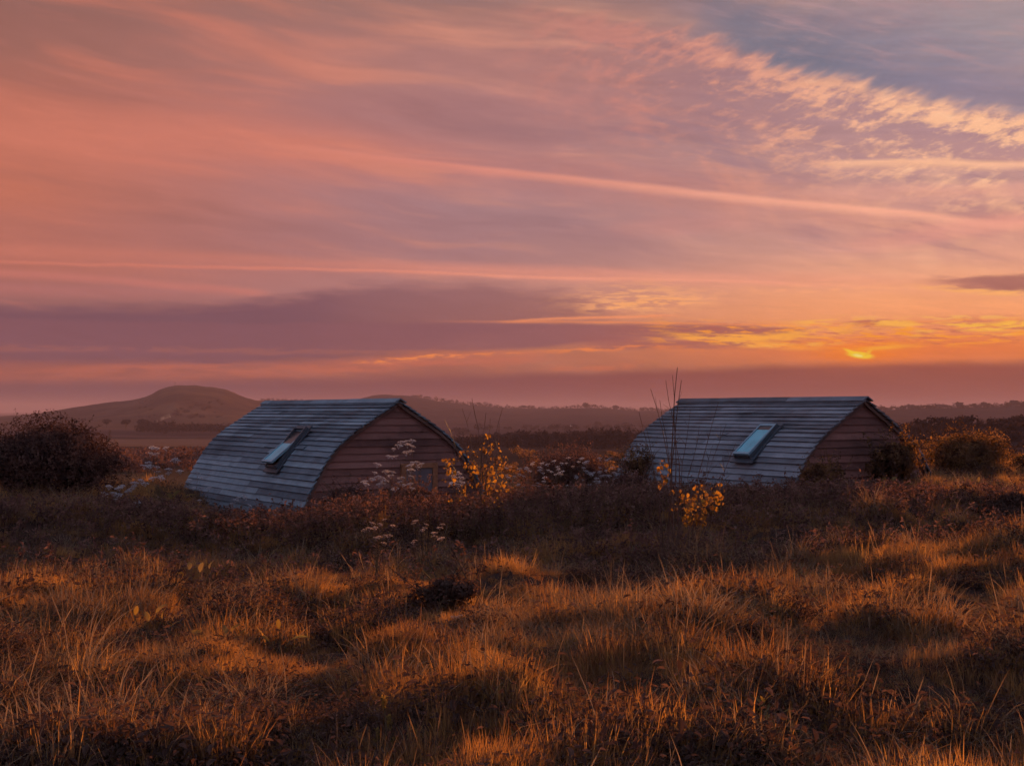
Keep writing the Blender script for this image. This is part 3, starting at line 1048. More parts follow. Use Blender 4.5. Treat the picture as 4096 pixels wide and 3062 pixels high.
hut(1590, 26.0, 33.0, 1.86, 7.12, (1.88, 2.48), (.62, 1.42), 11, 'left timber hut with a blue grey arched board roof, its skylight swung wide open', 21, True, M['roof'])
hut(3450, 24.5, 30.5, 1.885, 5.58, (1.27, 1.76), (.55, 1.20), 3, 'right-hand timber hut with arched board roof, partly behind bushes, skylight nearly shut', 8, False, M['roof2'])


# ================================================================ foliage helpers
def unit(v):
    return v / np.maximum(np.linalg.norm(v, axis=1, keepdims=True), 1e-9)


def leaf_cards(pts, nrm, size, g, aspect=0.6, fold=0.25):
    """small folded leaves (two triangles each) at pts, facing roughly along nrm"""
    n = len(pts)
    nrm = unit(nrm + g.normal(0, .55, (n, 3)))
    a = unit(np.cross(nrm, unit(g.normal(0, 1, (n, 3)))))
    b = np.cross(nrm, a)
    s = (size * g.uniform(.6, 1.35, n))[:, None]
    p0 = pts - a * s * .5
    p2 = pts + a * s * .5 - nrm * s * .12
    p1 = pts + b * s * aspect * .5 + nrm * s * fold * .5
    p3 = pts - b * s * aspect * .5 + nrm * s * fold * .5
    v = np.stack([p0, p1, p2, p3], 1).reshape(-1, 3)
    k = np.arange(n)[:, None] * 4
    f = np.concatenate([k + np.array([[0, 1, 2]]), k + np.array([[0, 2, 3]])])
    return v, f


def leaf_blades(pts, nrm, size, g, aspect=.5):
    """pointed oval leaves, folded on the midrib (four triangles each)"""
    n = len(pts)
    nrm = unit(nrm + g.normal(0, .5, (n, 3)))
    a = unit(np.cross(nrm, unit(g.normal(0, 1, (n, 3)))))
    b = np.cross(nrm, a)
    s = (size * g.uniform(.5, 1.5, n))[:, None]
    q = [pts, pts + a * s * .35 + b * s * aspect * .5 + nrm * s * .12, pts + a * s * .7 + b * s * aspect * .42 + nrm * s * .06,
         pts + a * s - nrm * s * .2, pts + a * s * .7 - b * s * aspect * .42 + nrm * s * .06, pts + a * s * .35 - b * s * aspect * .5 + nrm * s * .12]
    v = np.stack(q, 1).reshape(-1, 3)
    k = np.arange(n)[:, None] * 6
    f = np.concatenate([k + np.array([t]) for t in ([0, 1, 2], [0, 2, 3], [0, 3, 4], [0, 4, 5])])
    return v, f


def lumpy_cloud(g, n, rad, lumps=26, shell=0.28, flat=0.0, lump_r=(.26, .42)):
    """points through a crown made of many overlapping clumps (unit space scaled by rad), and outward directions"""
    c = unit(g.normal(0, 1, (lumps, 3)))
    c *= (g.uniform(.3, .70, lumps))[:, None]
    c[:, 2] = np.where(c[:, 2] < -.35, -c[:, 2] * .5, c[:, 2])
    r = g.uniform(*lump_r, lumps)
    wts = r ** 2 / np.sum(r ** 2)
    k = g.choice(lumps, n, p=wts)
    d = unit(g.normal(0, 1, (n, 3)))
    rr = r[k] * (1 - np.abs(g.normal(0, shell, n)))
    p = c[k] + d * rr[:, None]
    d = unit(d * .7 + p * .6)
    p = p * np.asarray(rad)
    return p, d


def bush(name, label, px, base_py, d, rad, n, size, mat, seed, group=None, cat='bush', lumps=26, sprigs=0, lift=.72, shell=.28):
    g = np.random.default_rng(seed)
    base = at(px, base_py, d)
    gz = terr(base.x, base.y)
    root = bpy.data.objects.new(name, None)
    COL.objects.link(root)
    root.location = (base.x, base.y, gz)
    tag(root, label, cat, group)
    p, dr = lumpy_cloud(g, n, rad, lumps, shell)
    cz = base.z - gz + rad[2] * lift
    p[:, 2] += cz
    keep = p[:, 2] > .03
    p, dr = p[keep], dr[keep]
    v, f = leaf_cards(p, dr, size, g)
    obj('foliage', mesh_np('foliage', v, f, mat), root)
    mb = MB()
    for k in range(9):
        a = g.uniform(0, 6.28)
        q = np.array([math.cos(a) * rad[0] * .55, math.sin(a) * rad[1] * .55, cz + g.uniform(-.1, .5) * rad[2]])
        mb.tube([(q[0] * .08, q[1] * .08, -.1), tuple(q * np.array([.45, .45, .55])), tuple(q)], [.022, .014, .006], 5)
    lp = []
    for k in range(sprigs * 3):                     # leafy shoots that stand out of the outline
        a = g.uniform(0, 6.28); e = g.uniform(.1, 1.45)
        q = np.array([math.cos(a) * math.cos(e) * rad[0] * .85, math.sin(a) * math.cos(e) * rad[1] * .85, cz + math.sin(e) * rad[2] * .85])
        t = q + np.array([math.cos(a) * .1 + g.normal(0, .07), math.sin(a) * .1 + g.normal(0, .07), g.uniform(.06, .3)])
        mb.tube([tuple(q), tuple(t)], [.005, .002], 4)
        for u_ in g.uniform(0, 1.02, 9):
            lp.append(q + (t - q) * u_ + g.normal(0, .018, 3))
    obj('stem', mb.mesh('stem', M['bark']), root)
    if lp:
        v, f = leaf_cards(np.array(lp), g.normal(0, 1, (len(lp), 3)), size * .8, g)
        obj('foliage', mesh_np('foliage', v, f, mat), root)
    return root


# ================================================================ far trees, woods and hedges
def tree_mesh_parts(g, h, w, n, leaf, spread=1.0):
    mb = MB()
    mb.tube([(0, 0, -.4), (g.normal(0, .1), 0, h * .3), (g.normal(0, .2), 0, h * .6)], [h * .035, h * .026, h * .012], 6)
    for k in range(6):
        a = g.uniform(0, 6.28)
        mb.tube([(0, 0, h * g.uniform(.2, .4)), (math.cos(a) * w * .25, math.sin(a) * w * .25, h * g.uniform(.5, .75))], [h * .014, h * .005], 5)
    p, dr = lumpy_cloud(g, n, (w / 2, w / 2, h * .36), 22, .3)
    p[:, 2] += h * .60
    v, f = leaf_cards(p, dr, leaf, g, .8)
    return mb, v, f


def far_tree(label, px, py_base, d, h, w, seed, mat='tree', n=900, leaf=None, group='trees on the far ridges', zfix=None):
    g = np.random.default_rng(seed)
    b = at(px, py_base, d)
    mb, v, f = tree_mesh_parts(g, h, w, n, leaf or max(w, h) * .085)
    root = bpy.data.objects.new('tree', None)
    COL.objects.link(root)
    root.location = (b.x, b.y, b.z if zfix is None else zfix)
    tag(root, label, 'tree', group)
    obj('trunk', mb.mesh('trunk', M['bark']), root)
    obj('crown', mesh_np('crown', v, f, M[mat]), root)
    return root


def wood(name, label, spots, mat, seed, leaf_k=.1, n_each=170, cat='woodland'):
    """many crowns too far off to tell apart: one mass.  spots: (x, y, z, height, width)"""
    g = np.random.default_rng(seed)
    vs, fs, k = [], [], 0
    for (x, y, z, h, w) in spots:
        p, dr = lumpy_cloud(g, n_each, (w / 2, w / 2, h * .52), 9, .3, lump_r=(.35, .6))
        p[:, 2] += h * .42
        p += np.array([x, y, z])
        v, f = leaf_cards(p, dr, max(h, w) * leaf_k, g, .85)
        vs.append(v); fs.append(f + k); k += len(v)
    o = obj(name, mesh_np(name, np.concatenate(vs), np.concatenate(fs), M[mat]))
    return tag(o, label, cat, kind='stuff')


def ridge_spots(prof, d, px0, px1, n, h, g, dz=0.0, spread=40, keep=1.0):
    out = []
    for k in range(n):
        px = px0 + (px1 - px0) * (k + g.uniform(-.4, .4)) / n
        if g.uniform() > keep:
            continue
        py = np.interp(px, [p[0] for p in prof], [p[1] for p in prof])
        dd = d + g.uniform(-spread, spread * .2)
        q = at(px, py, dd)
        hh = h * g.uniform(.55, 1.25)
        out.append((q.x, q.y, q.z - 1.0 - abs(dd - d) * .012 + dz, hh, hh * g.uniform(.9, 1.7)))
    return out


g = np.random.default_rng(77)
wood('woodland', 'fringe of small trees along the hazy ridge between the huts', ridge_spots(P_RIDGE, 1880, 1650, 3000, 150, 7, g) + ridge_spots(P_RIDGE, 1880, 1050, 1340, 30, 6, g), 'tree', 1, .11, 110)
wood('woodland', 'dark tree fringe along the far right rise', ridge_spots(P_RIGHT, 1235, 3480, 4400, 120, 6, g, spread=60), 'tree', 2, .11, 120)
# wood below the bare hill, left of the left hut
sp = []
for k in range(95):
    px = 560 + 480 * (k + g.uniform(-.5, .5)) / 95
    d = g.uniform(640, 720)
    q = at(px, 1729 - (d - 680) * .03, d)
    hh = g.uniform(4.2, 6.2) * (1.0 if px > 690 else 1.15)
    sp.append((q.x, q.y, q.z, hh, hh * g.uniform(.9, 1.4)))
wood('woodland', 'dark belt of trees at the foot of the bare hill', sp, 'tree', 3, .12, 150)
# dark wood between the huts
sp = []
for k in range(190):
    px = 1640 + 1100 * g.uniform()
    d = g.uniform(330, 430)
    top = np.interp(px, [1640, 1950, 2060, 2160, 2250, 2330, 2420, 2520, 2620, 2720], [1752, 1724, 1712, 1706, 1722, 1708, 1700, 1706, 1716, 1722])
    base = at(px, 1800, d)
    hz = at(px, top + g.uniform(0, 14), d).z
    hh = max(hz - base.z, 3.0)
    sp.append((base.x, base.y, base.z, hh * 1.04, hh * g.uniform(.55, .95)))
wood('woodland', 'dark hazy wood in the valley between the two huts', sp, 'tree', 4, .10, 260)
# belts of wood across the far valley floor
sp = []
for k in range(230):
    px = 1000 + 3200 * g.uniform()
    row = g.integers(0, 3)
    d = (760, 880, 1010)[row] + g.uniform(-25, 25)
    x = (px - 2048) / F * d
    if fbm(np.array([x * .012 + row * 9]), np.array([row * 3.3]), 2)[0] < .42:
        continue
    hh = g.uniform(3.0, 5.5)
    sp.append((x, d, terr(x, d) - .4, hh, hh * g.uniform(1.2, 2.4)))
wood('woodland', 'hazy belts of trees across the far valley floor', sp, 'tree', 14, .12, 130)
# scrub on the right slope
sp = []
for k in range(420):
    px = 3350 + 1100 * g.uniform()
    t = g.uniform() ** .7
    d = 120 + 128 * t
    top = np.interp(px, [p[0] for p in P_SCRUB], [p[1] for p in P_SCRUB])
    q = at(px, top, 250)
    z = -5 + (q.z + 5) * (0.55 * t + 0.45 * t * t * (3 - 2 * t)) - .2
    hh = g.uniform(.8, 2.0) * (1.35 if t > .9 else 1)
    sp.append(((px - 2048) / F * d, d, z, hh, hh * g.uniform(1.0, 2.0)))
wood('scrub', 'hazy brown scrub over the slope behind the right-hand hut', sp, 'tree', 5, .12, 170, 'scrub')
# hedges and bushes in the near valley, left
sp = []
for k in range(90):
    px = 440 + 480 * g.uniform()
    t = g.uniform()
    d = 125 + 120 * t
    hh = g.uniform(1.2, 2.9)
    x = (px - 2048) / F * d
    sp.append((x, d, terr(x, d) - .1, hh, hh * g.uniform(1.0, 1.9)))
wood('scrub', 'brown bushes beyond the mown field by the left hut', sp, 'bush', 6, .10, 240, 'scrub')
sp = []
for k in range(60):
    px = 1850 + 700 * g.uniform()
    d = g.uniform(60, 210)
    hh = g.uniform(.5, 1.7)
    x = (px - 2048) / F * d
    sp.append((x, d, terr(x, d) - .1, hh, hh * g.uniform(1.2, 2.4)))
wood('scrub', 'low brown brush on the valley floor between the huts', sp, 'bush2', 7, .10, 160, 'scrub')
sp = []
for k in range(170):
    px = g.uniform(560, 1060) if k % 3 else g.uniform(760, 1060)
    t = g.uniform(.2, .8)
    if fbm(np.array([px * .012]), np.array([t * 3.0 + 4]), 2)[0] < .5:
        continue
    d = 860 + 640 * t
    top = np.interp(px, [p[0] for p in P_HILL], [p[1] for p in P_HILL])
    cr = EYE - (top - 1640) / F * 1500
    z = -13 + (cr + 13) * (0.55 * t + 0.45 * t * t * (3 - 2 * t))
    hh = g.uniform(2.0, 4.2)
    sp.append(((px - 2048) / F * d, d, z - .8, hh, hh * g.uniform(1.4, 2.6)))
wood('scrub', 'dark scrub patches on the flank of the bare hill', sp, 'tree', 15, .12, 110, 'scrub')
# single trees that stand out
far_tree('round tree standing highest on the far right rise', 4058, 1632, 1230, 9.5, 12, 31)
far_tree('broad low tree on the right rise, left of the highest one', 3940, 1634, 1230, 7.2, 12, 32)
far_tree('dome shaped tree on the right rise above the round bush', 3838, 1634, 1230, 7.5, 10, 33)
far_tree('small tree on the right rise nearest the right hut roof', 3780, 1636, 1230, 5.0, 7, 34)
far_tree('flat topped pine on the hazy ridge left of the tall bare shoots', 2465, 1642, 1860, 9, 14, 35)
far_tree('tallest crown on the middle of the hazy ridge', 2342, 1634, 1860, 10, 14, 36)
far_tree('small leaning tree on the ridge above the golden sapling', 2095, 1637, 1860, 7, 11, 37)
# smoke from a bonfire, drifting to the right
_SMOKE = at(607, 1694, 690)
far_tree('tree with smoke rising behind it below the bare hill', 575, 1716, 690, 6.2, 9, 38, n=900, group='trees below the bare hill')
far_tree('lone round tree left of the smoke below the hill', 505, 1712, 690, 5.6, 6.5, 39, group='trees below the bare hill')
far_tree('smaller tree beside the big left bush, below the hill', 428, 1706, 690, 4.6, 6, 40, group='trees below the bare hill')
far_tree('low tree at the left end of the dark tree belt', 610, 1724, 660, 5.4, 7.5, 41, group='trees below the bare hill')

# summit post
q = at(700, 1541, 1500)
mb = MB(); mb.tube([(0, 0, -1), (0, 0, 4.2)], [.35, .3], 6); mb.box((0, 0, 3.9), (1.3, .5, .5))
tag(obj('summit_post', mb.mesh('summit_post', M['bark']), None, q), 'tiny marker post on the bare hill summit', 'post')


def cottage(px, py, d, w, label, rot):
    q = at(px, py, d)
    root = bpy.data.objects.new('cottage', None); COL.objects.link(root)
    root.location = q; root.rotation_euler = (0, 0, R(rot))
    tag(root, label, 'cottage', 'white cottages in the valley')
    mb = MB(); mb.box((0, 0, w * .15), (w, w * .5, w * .5)); obj('wall', mb.mesh('wall', M['whitewash']), root)
    v = [(-w * .55, -w * .3, w * .4), (w * .55, -w * .3, w * .4), (w * .55, w * .3, w * .4), (-w * .55, w * .3, w * .4), (-w * .55, 0, w * .68), (w * .55, 0, w * .68)]
    rf = obj('roof', mesh_np('roof', v, [(0, 1, 5, 4), (2, 3, 4, 5), (0, 4, 3), (1, 2, 5), (0, 3, 2, 1)], M['lead']), root)
    mb = MB(); mb.box((w * .35, 0, w * .72), (w * .1, w * .1, w * .22)); obj('chimney', mb.mesh('chimney', M['bark']), rf)
    mb = MB(); mb.box((-w * .2, -w * .252, w * .18), (w * .12, .04, w * .14)); obj('window', mb.mesh('window', M['dark_pane']), root)
    mb = MB(); mb.box((w * .2, -w * .252, w * .18), (w * .12, .04, w * .14)); obj('window', mb.mesh('window', M['dark_pane']), root)


M['whitewash'] = mat_plain('whitewash', (0.75, 0.72, 0.7), .8, .2, .1)
cottage(3712, 1690, 700, 1.6, 'tiny white cottage in the haze beyond the right hut', 12)
cottage(2285, 1703, 900, 1.9, 'tiny white cottage in the haze above the valley wood', -8)

# ================================================================ bushes by the huts
bush('bush', 'large dark rounded bush at the left edge, beside the left hut', 185, 1985, 22.5, (1.55, 1.2, .95), 46000, .046, M['bush_dark'], 51, 'bushes round the huts', lumps=120, sprigs=5, lift=.62, shell=.16)
bush('bush', 'dense rounded bush with orange lit crown, right of the right hut', 3858, 1915, 29, (1.15, .95, .82), 20000, .05, M['bush2'], 52, 'bushes round the huts', lumps=80, sprigs=14, lift=.55, shell=.2)
bush('bush', 'loose bush growing against the right hut gable', 3575, 1930, 24.0, (.72, .5, .60), 5200, .06, M['bush2'], 53, 'bushes round the huts', lumps=26, sprigs=16, lift=.6, shell=.5)
bush('bush', 'small bush in front of the right hut near gable corner', 3300, 1985, 22.5, (.56, .5, .44), 5500, .05, M['bush2'], 54, 'bushes round the huts', lumps=24, sprigs=10, lift=.62)
bush('bush', 'dark bush cut by the right picture edge', 4150, 1915, 30, (.75, .6, .58), 6500, .06, M['bush2'], 55, 'bushes round the huts', lumps=26, sprigs=8, lift=.6)
bush('bush', 'dark bush behind white flower heads between the huts', 2265, 1990, 27, (1.25, .8, .82), 17000, .05, M['bush'], 56, 'bushes round the huts', lumps=80, sprigs=20, lift=.45)
bush('bush', 'low dark bush at the foot of the left hut gable', 1385, 2060, 22.8, (.56, .45, .36), 5200, .055, M['bush'], 57, 'bushes round the huts', lumps=26, sprigs=8, lift=.6)
bush('bush', 'dark weedy bush below the left hut door', 1660, 2080, 22.3, (.62, .45, .46), 6000, .055, M['bush'], 58, 'bushes round the huts', lumps=26, sprigs=10, lift=.6)
bush('bush', 'dark bush left of the tall bare shoots', 2520, 2030, 21.5, (.52, .45, .44), 5200, .05, M['bush'], 59, 'bushes round the huts', lumps=26, sprigs=10, lift=.6)
bush('bush', 'thin brown brush before the left end of the right hut', 2545, 1940, 27.5, (.5, .4, .55), 2600, .05, M['bush2'], 60, 'bushes round the huts', lumps=16, sprigs=24, lift=.5, shell=.6)
bush('bush', 'low dark bush under the left sapling', 1930, 2110, 20.5, (.5, .4, .33), 4300, .05, M['bush'], 61, 'bushes round the huts', lumps=22, sprigs=8, lift=.6)
bush('bush', 'dark mound of weeds at the right edge of the meadow', 4040, 2075, 18, (.5, .45, .3), 4500, .05, M['weed'], 62, 'bushes round the huts', lumps=22, sprigs=6, lift=.5)
bush('bush', 'dark leafy mound in the middle of the meadow', 1790, 2420, 11.3, (.36, .3, .2), 2600, .045, M['weed'], 63, 'bushes round the huts', lumps=20, sprigs=4, lift=.5)


# ================================================================ tangled undergrowth along the foot of the huts
def undergrowth():
    g = np.random.default_rng(404)
    topx = [-100, 200, 450, 700, 820, 960, 1100, 1250, 1330, 1420, 1520, 1650, 1780, 1900, 2050, 2200, 2450, 2540, 2650, 2800, 3000, 3150, 3300, 3450, 3600, 3800, 4200]
    topy = [1985, 1990, 1985, 1990, 2020, 2030, 2028, 2015, 1975, 1965, 1975, 1965, 1975, 1975, 1940, 1932, 1925, 1908, 1918, 1922, 1925, 1920, 1910, 1915, 1930, 1935, 1940]
    stems, lv, ln = MB(), [], []
    for k in range(5200):
        px = g.uniform(-150, 4250)
        d = g.uniform(18.5, 23.6) if k % 5 else g.uniform(14.5, 18.5)
        yt = np.interp(px, topx, topy) + abs(g.normal(0, 34)) - (g.uniform(0, 60) if g.uniform() < .06 else 0)
        b = at(px, yt, d)
        z0 = terr(b.x, b.y)
        h = b.z - z0
        if h < .08:
            continue
        h = min(h, 1.1)
        if d < 18.5:
            h = abs(g.normal(.12, .1)) + .08
        lean = g.normal(0, .16, 2)
        top = np.array([b.x + lean[0] * h, b.y + lean[1] * h, z0 + h])
        base = np.array([b.x, b.y, z0 - .03])
        mid = base * .45 + top * .55 + np.array([g.normal(0, .02), g.normal(0, .02), 0])
        stems.tube([base, mid, top], [.0042, .0032, .0012], 3)
        for q in range(g.integers(1, 4)):
            s0 = base + (top - base) * g.uniform(.35, .85)
            e = s0 + np.array([g.normal(0, .07), g.normal(0, .07), g.uniform(.02, .14)])
            stems.tube([s0, e], [.0022, .0012], 3)
            for w in range(4):
                lv.append(s0 + (e - s0) * g.uniform(.3, 1.1) + g.normal(0, .014, 3))
        for w in range(9):
            lv.append(base + (top - base) * g.uniform(.25, 1.0) + g.normal(0, .03, 3))
    lv = np.array(lv)
    v, f = leaf_blades(lv, g.normal(0, 1, lv.shape) + np.array([0, 0, .4]), .05, g, .5)
    n0 = len(stems.v)
    me = mesh_np('undergrowth', np.concatenate([np.array(stems.v), v]), [tuple(q) for q in stems.f] + [tuple(q) for q in (f + n0)], M['stalk'])
    me.materials.append(M['bush'])
    mi = np.zeros(len(me.polygons), np.int32)
    mi[len(stems.f):] = 1
    me.polygons.foreach_set('material_index', mi)
    tag(obj('undergrowth', me), 'tangled reddish brown weeds along the foot of the huts', 'undergrowth', kind='stuff')


undergrowth()

# ================================================================ saplings with golden leaves
def leaf_mesh(name, mat, L=1.0, W=.8, curl=.2, heart=True):
    """a broad pointed leaf with a midrib fold, stalk at the origin"""
    prof = [(0.0, .12), (.10, .62), (.28, .98), (.5, .95), (.72, .66), (.9, .26), (1.0, 0.0)] if heart else \
           [(0.0, .10), (.12, .45), (.32, .85), (.55, 1.0), (.78, .78), (.93, .36), (1.0, 0.0)]
    v, f = [], []
    for i, (t, w) in enumerate(prof):
        y = t * L
        z = -curl * L * t * t
        hw = w * W * L * .5
        v += [(-hw, y, z + hw * .25), (0, y, z), (hw, y, z + hw * .25)]
    for i in range(len(prof) - 1):
        a = i * 3
        f += [(a, a + 1, a + 4, a + 3), (a + 1, a + 2, a + 5, a + 4)]
    return mesh_np(name, v, f, mat, True)


LEAF_G = [leaf_mesh('leaf', M['gold'], 1, .85, c) for c in (.05, .2, .45)]
LEAF_B = [leaf_mesh('leaf', M['bush2'], 1, .8, c) for c in (.3, .7)]
LEAF_D = [leaf_mesh('leaf', M['dock'], 1, .5, c, False) for c in (.1, .4, .9)]


def sapling(label, base_px, base_py, d, tips, leaf_areas, seed, leaf=.06, fine=14, dens=2.3):
    r = random.Random(seed)
    b = at(base_px, base_py, d)
    gz = terr(b.x, b.y)
    root = bpy.data.objects.new('sapling', None); COL.objects.link(root)
    root.location = (b.x, b.y, gz)
    tag(root, label, 'sapling', 'young saplings before the huts')
    o0 = Vector((b.x, b.y, gz))
    pts = []
    for (px, py, rad) in tips:
        t = at(px, py, d + r.uniform(-.35, .35)) - o0
        s = Vector((t.x * .3 + r.uniform(-.1, .1), r.uniform(-.12, .12), -.05))
        n = 9
        path = []
        bow = Vector((r.uniform(-.06, .06), r.uniform(-.08, .08), 0)) * t.length
        for i in range(n + 1):
            q = i / n
            p = s.lerp(t, q)
            p.x = s.x + (t.x - s.x) * q ** 1.35
            p.y = s.y + (t.y - s.y) * q ** 1.2
            p += bow * math.sin(math.pi * q) + Vector((r.uniform(-1, 1), r.uniform(-1, 1), 0)) * .012 * (q > 0)
            path.append(p)
        radii = [rad * (1 - .82 * i / n) + .0016 for i in range(n + 1)]
        mb = MB()
        mb.tube(path, radii, 5)
        for k in range(r.randint(3, 7)):
            i = r.randint(4, n - 1)
            p = path[i]
            dr = Vector((r.uniform(-1, 1), r.uniform(-1, 1), r.uniform(.5, 1.6))).normalized() * r.uniform(.04, .2)
            mb.tube([p, p + dr * .55 + Vector((0, 0, .01)), p + dr], [.003, .0024, .0012], 4)
        obj('branch', mb.mesh('branch', M['twig']), root)
        pts += path[2:]
    for k in range(fine):                     # thin shoots from the base
        a = r.uniform(-1, 1)
        t = Vector((a * .45, r.uniform(-.3, .3), r.uniform(.35, 1.1)))
        mb = MB()
        mb.tube([Vector((0, 0, 0)), t * .5 + Vector((a * .03, 0, .05)), t], [.004, .003, .0013], 4)
        obj('branch', mb.mesh('branch', M['twig']), root)
    tw = MB()
    P_ = np.array([tuple(q) for q in pts])
    for (x0, x1, y0, y1, n) in leaf_areas:
        for k in range(int(n * dens)):
            p = at(r.uniform(x0, x1), r.uniform(y0, y1), d + r.gauss(0, .22)) - o0
            j_ = int(np.argmin(np.sum((P_ - np.array(p)) ** 2 * np.array([1, 1, 2.0]), 1)))
            q_ = Vector(P_[j_])
            if (p - q_).length > .34:
                p = q_ + (p - q_) * (.34 / (p - q_).length)
            tw.tube([q_, q_.lerp(p, .5) + Vector((0, 0, .012)), p], [.0022, .0018, .0012], 3)
            s = leaf * r.uniform(.5, 1.3)
            o = obj('leaf', r.choice(LEAF_G + LEAF_B), root, p, (r.uniform(-2.2, -.6), r.uniform(-.7, .7), r.uniform(0, 6.28)), (s, s, s))
    obj('twig', tw.mesh('twig', M['twig']), root)['kind'] = 'stuff'
    return root


sapling('left sapling with clustered golden leaves beside the left hut gable', 1900, 2085, 20.0,
        [(1888, 1592, .012), (1850, 1632, .007), (1942, 1650, .009), (1962, 1672, .006), (2010, 1632, .008), (1782, 1678, .006), (1835, 1720, .005), (1998, 1690, .006), (1930, 1745, .008), (1815, 1760, .006), (2005, 1850, .006), (2015, 1930, .006), (1790, 1880, .005), (1800, 1960, .005), (1990, 2000, .005), (1950, 1900, .006), (1870, 1860, .006)],
        [(1770, 1820, 1830, 1920, 14), (1870, 2010, 1770, 1860, 20), (1850, 2020, 1850, 1960, 34), (1780, 1870, 1930, 2010, 13), (1920, 2020, 1950, 2060, 26), (1925, 1960, 1730, 1800, 6), (1830, 1880, 1800, 1870, 6), (1990, 2030, 1780, 1960, 10)], 71)
sapling('right sapling of tall bare shoots with golden leaves at its foot', 2690, 2115, 15.0,
        [(2712, 1468, .012), (2691, 1500, .007), (2662, 1520, .006), (2603, 1555, .008), (2552, 1648, .006), (2726, 1520, .010), (2640, 1600, .006), (2872, 1604, .006), (2903, 1695, .004), (2760, 1640, .004), (2800, 1700, .004), (2850, 1780, .004), (2945, 1770, .004), (2600, 1850, .004), (2975, 1905, .003), (2580, 1700, .004), (2880, 1945, .005), (2830, 1990, .005), (2790, 2040, .005), (2860, 2030, .004), (2740, 1960, .005)],
        [(2636, 2672, 1830, 1940, 12), (2770, 2895, 1930, 2010, 24), (2740, 2870, 1990, 2060, 24), (2720, 2830, 2050, 2092, 18), (2680, 2760, 1950, 2050, 8)], 72, .052, 20, 3.2)

# ================================================================ white umbel plants
def umbel_head(seed, mat):
    g = np.random.default_rng(seed)
    n = 46
    a = g.uniform(0, 6.28, n); rr = np.sqrt(g.uniform(0, 1, n)) * .5
    p = np.stack([np.cos(a) * rr, np.sin(a) * rr, .16 * (1 - (rr / .5) ** 2) + g.normal(0, .03, n)], 1)
    v, f = leaf_cards(p, np.tile([[0, 0, 1.0]], (n, 1)), .17, g, .9, .4)
    mb = MB()
    for k in range(7):
        an = k * .9
        mb.tube([(0, 0, -.45), (math.cos(an) * .3, math.sin(an) * .3, .02)], [.012, .008], 3)
    vs = np.concatenate([v, np.array(mb.v)])
    fs = [tuple(x) for x in f] + [tuple(i + len(v) for i in q) for q in mb.f]
    return mesh_np('flower_head', vs, fs, mat)


UMB = [umbel_head(s, M['umbel']) for s in (1, 2, 3)]


def umbel_plant(label, base_px, d, heads, seed, size=.125, group='white umbel flowers'):
    """heads: positions in the photograph that give each head its real height above the plant's foot"""
    r = random.Random(seed)
    b = at(base_px, 1700, d)
    gz = terr(b.x, b.y)
    root = bpy.data.objects.new('umbel_plant', None); COL.objects.link(root)
    root.location = (b.x, b.y, gz)
    tag(root, label, 'wildflower', group)
    o0 = Vector((b.x, b.y, gz))
    mb = MB()
    top = max(at(px, py, d).z - gz for px, py in heads)
    fork = Vector((0, 0, top * .45))
    mb.tube([(0, 0, -.05), (r.uniform(-.02, .02), 0, top * .25), fork], [.007, .006, .005], 5)
    for (px, py) in heads:
        p = at(px, py, d + r.uniform(-.15, .15)) - o0
        s = size * r.uniform(.75, 1.25)
        tilt = (r.uniform(-.3, .3), r.uniform(-.3, .3), r.uniform(0, 6))
        e = p + Vector((0, 0, -.42 * s))
        mb.tube([fork * r.uniform(.5, 1.0), fork.lerp(e, .55) + Vector((0, 0, .03)), e], [.004, .003, .002], 4)
        obj('flower_head', r.choice(UMB), root, p, tilt, (s, s, s * .9))
    obj('stem', mb.mesh('stem', M['stalk']), root)
    return root


def heads(r, x0, x1, y0, y1, n):
    return [(r.uniform(x0, x1), r.uniform(y0, y1)) for _ in range(n)]


r = random.Random(9)
umbel_plant('tall white umbel flowers before the left hut gable centre', 1655, 22.0, [(1605, 1768), (1625, 1764), (1648, 1762), (1595, 1782), (1630, 1778), (1650, 1785), (1575, 1795), (1625, 1810), (1640, 1806)], 1)
umbel_plant('white umbel cluster in front of the left hut door frame', 1680, 21.6, [(1650, 1850), (1668, 1848), (1684, 1856), (1640, 1862), (1672, 1868), (1645, 1880), (1646, 1905)], 2)
umbel_plant('white umbel flowers left of the door on the dark gable', 1560, 22.0, [(1555, 1824), (1568, 1826), (1583, 1825), (1512, 1858), (1545, 1886), (1500, 1890), (1562, 1902), (1572, 1888)], 3)
umbel_plant('small white heads low before the left hut gable', 1500, 21.8, [(1490, 1916), (1512, 1906), (1528, 1912), (1458, 1926), (1466, 1935), (1516, 1936), (1530, 1932), (1540, 1925), (1600, 1928)], 4)
umbel_plant('white heads beneath the left hut door', 1610, 21.5, [(1580, 1955), (1612, 1940), (1640, 1935), (1605, 1912), (1650, 1952)], 5)
for k, (bx, nm) in enumerate([(455, 'white umbel flowers at the right foot of the large left bush'), (540, 'white umbel flowers between the left bush and the curled leaf')]):
    umbel_plant(nm, bx, 20.5, heads(r, bx - 35, bx + 45, 1935, 2035, 9), 10 + k)
umbel_plant('tall white umbels in front of the valley bushes, left of the left hut', 640, 21.0, [(612, 1790), (628, 1792), (664, 1792), (606, 1815), (628, 1816), (698, 1838), (712, 1842), (596, 1850), (580, 1864), (602, 1864), (630, 1868), (675, 1877), (632, 1887), (676, 1892), (722, 1884)], 13)
umbel_plant('white umbels against the mown field, next to the left hut corner', 690, 20.6, [(648, 1912), (612, 1912), (566, 1920), (760, 1918), (540, 1932), (582, 1934), (640, 1905)], 14)
umbel_plant('white umbels touching the left end of the left hut roof', 785, 21.3, [(792, 1892), (802, 1912), (838, 1950), (778, 1950), (800, 2000)], 15, .1)
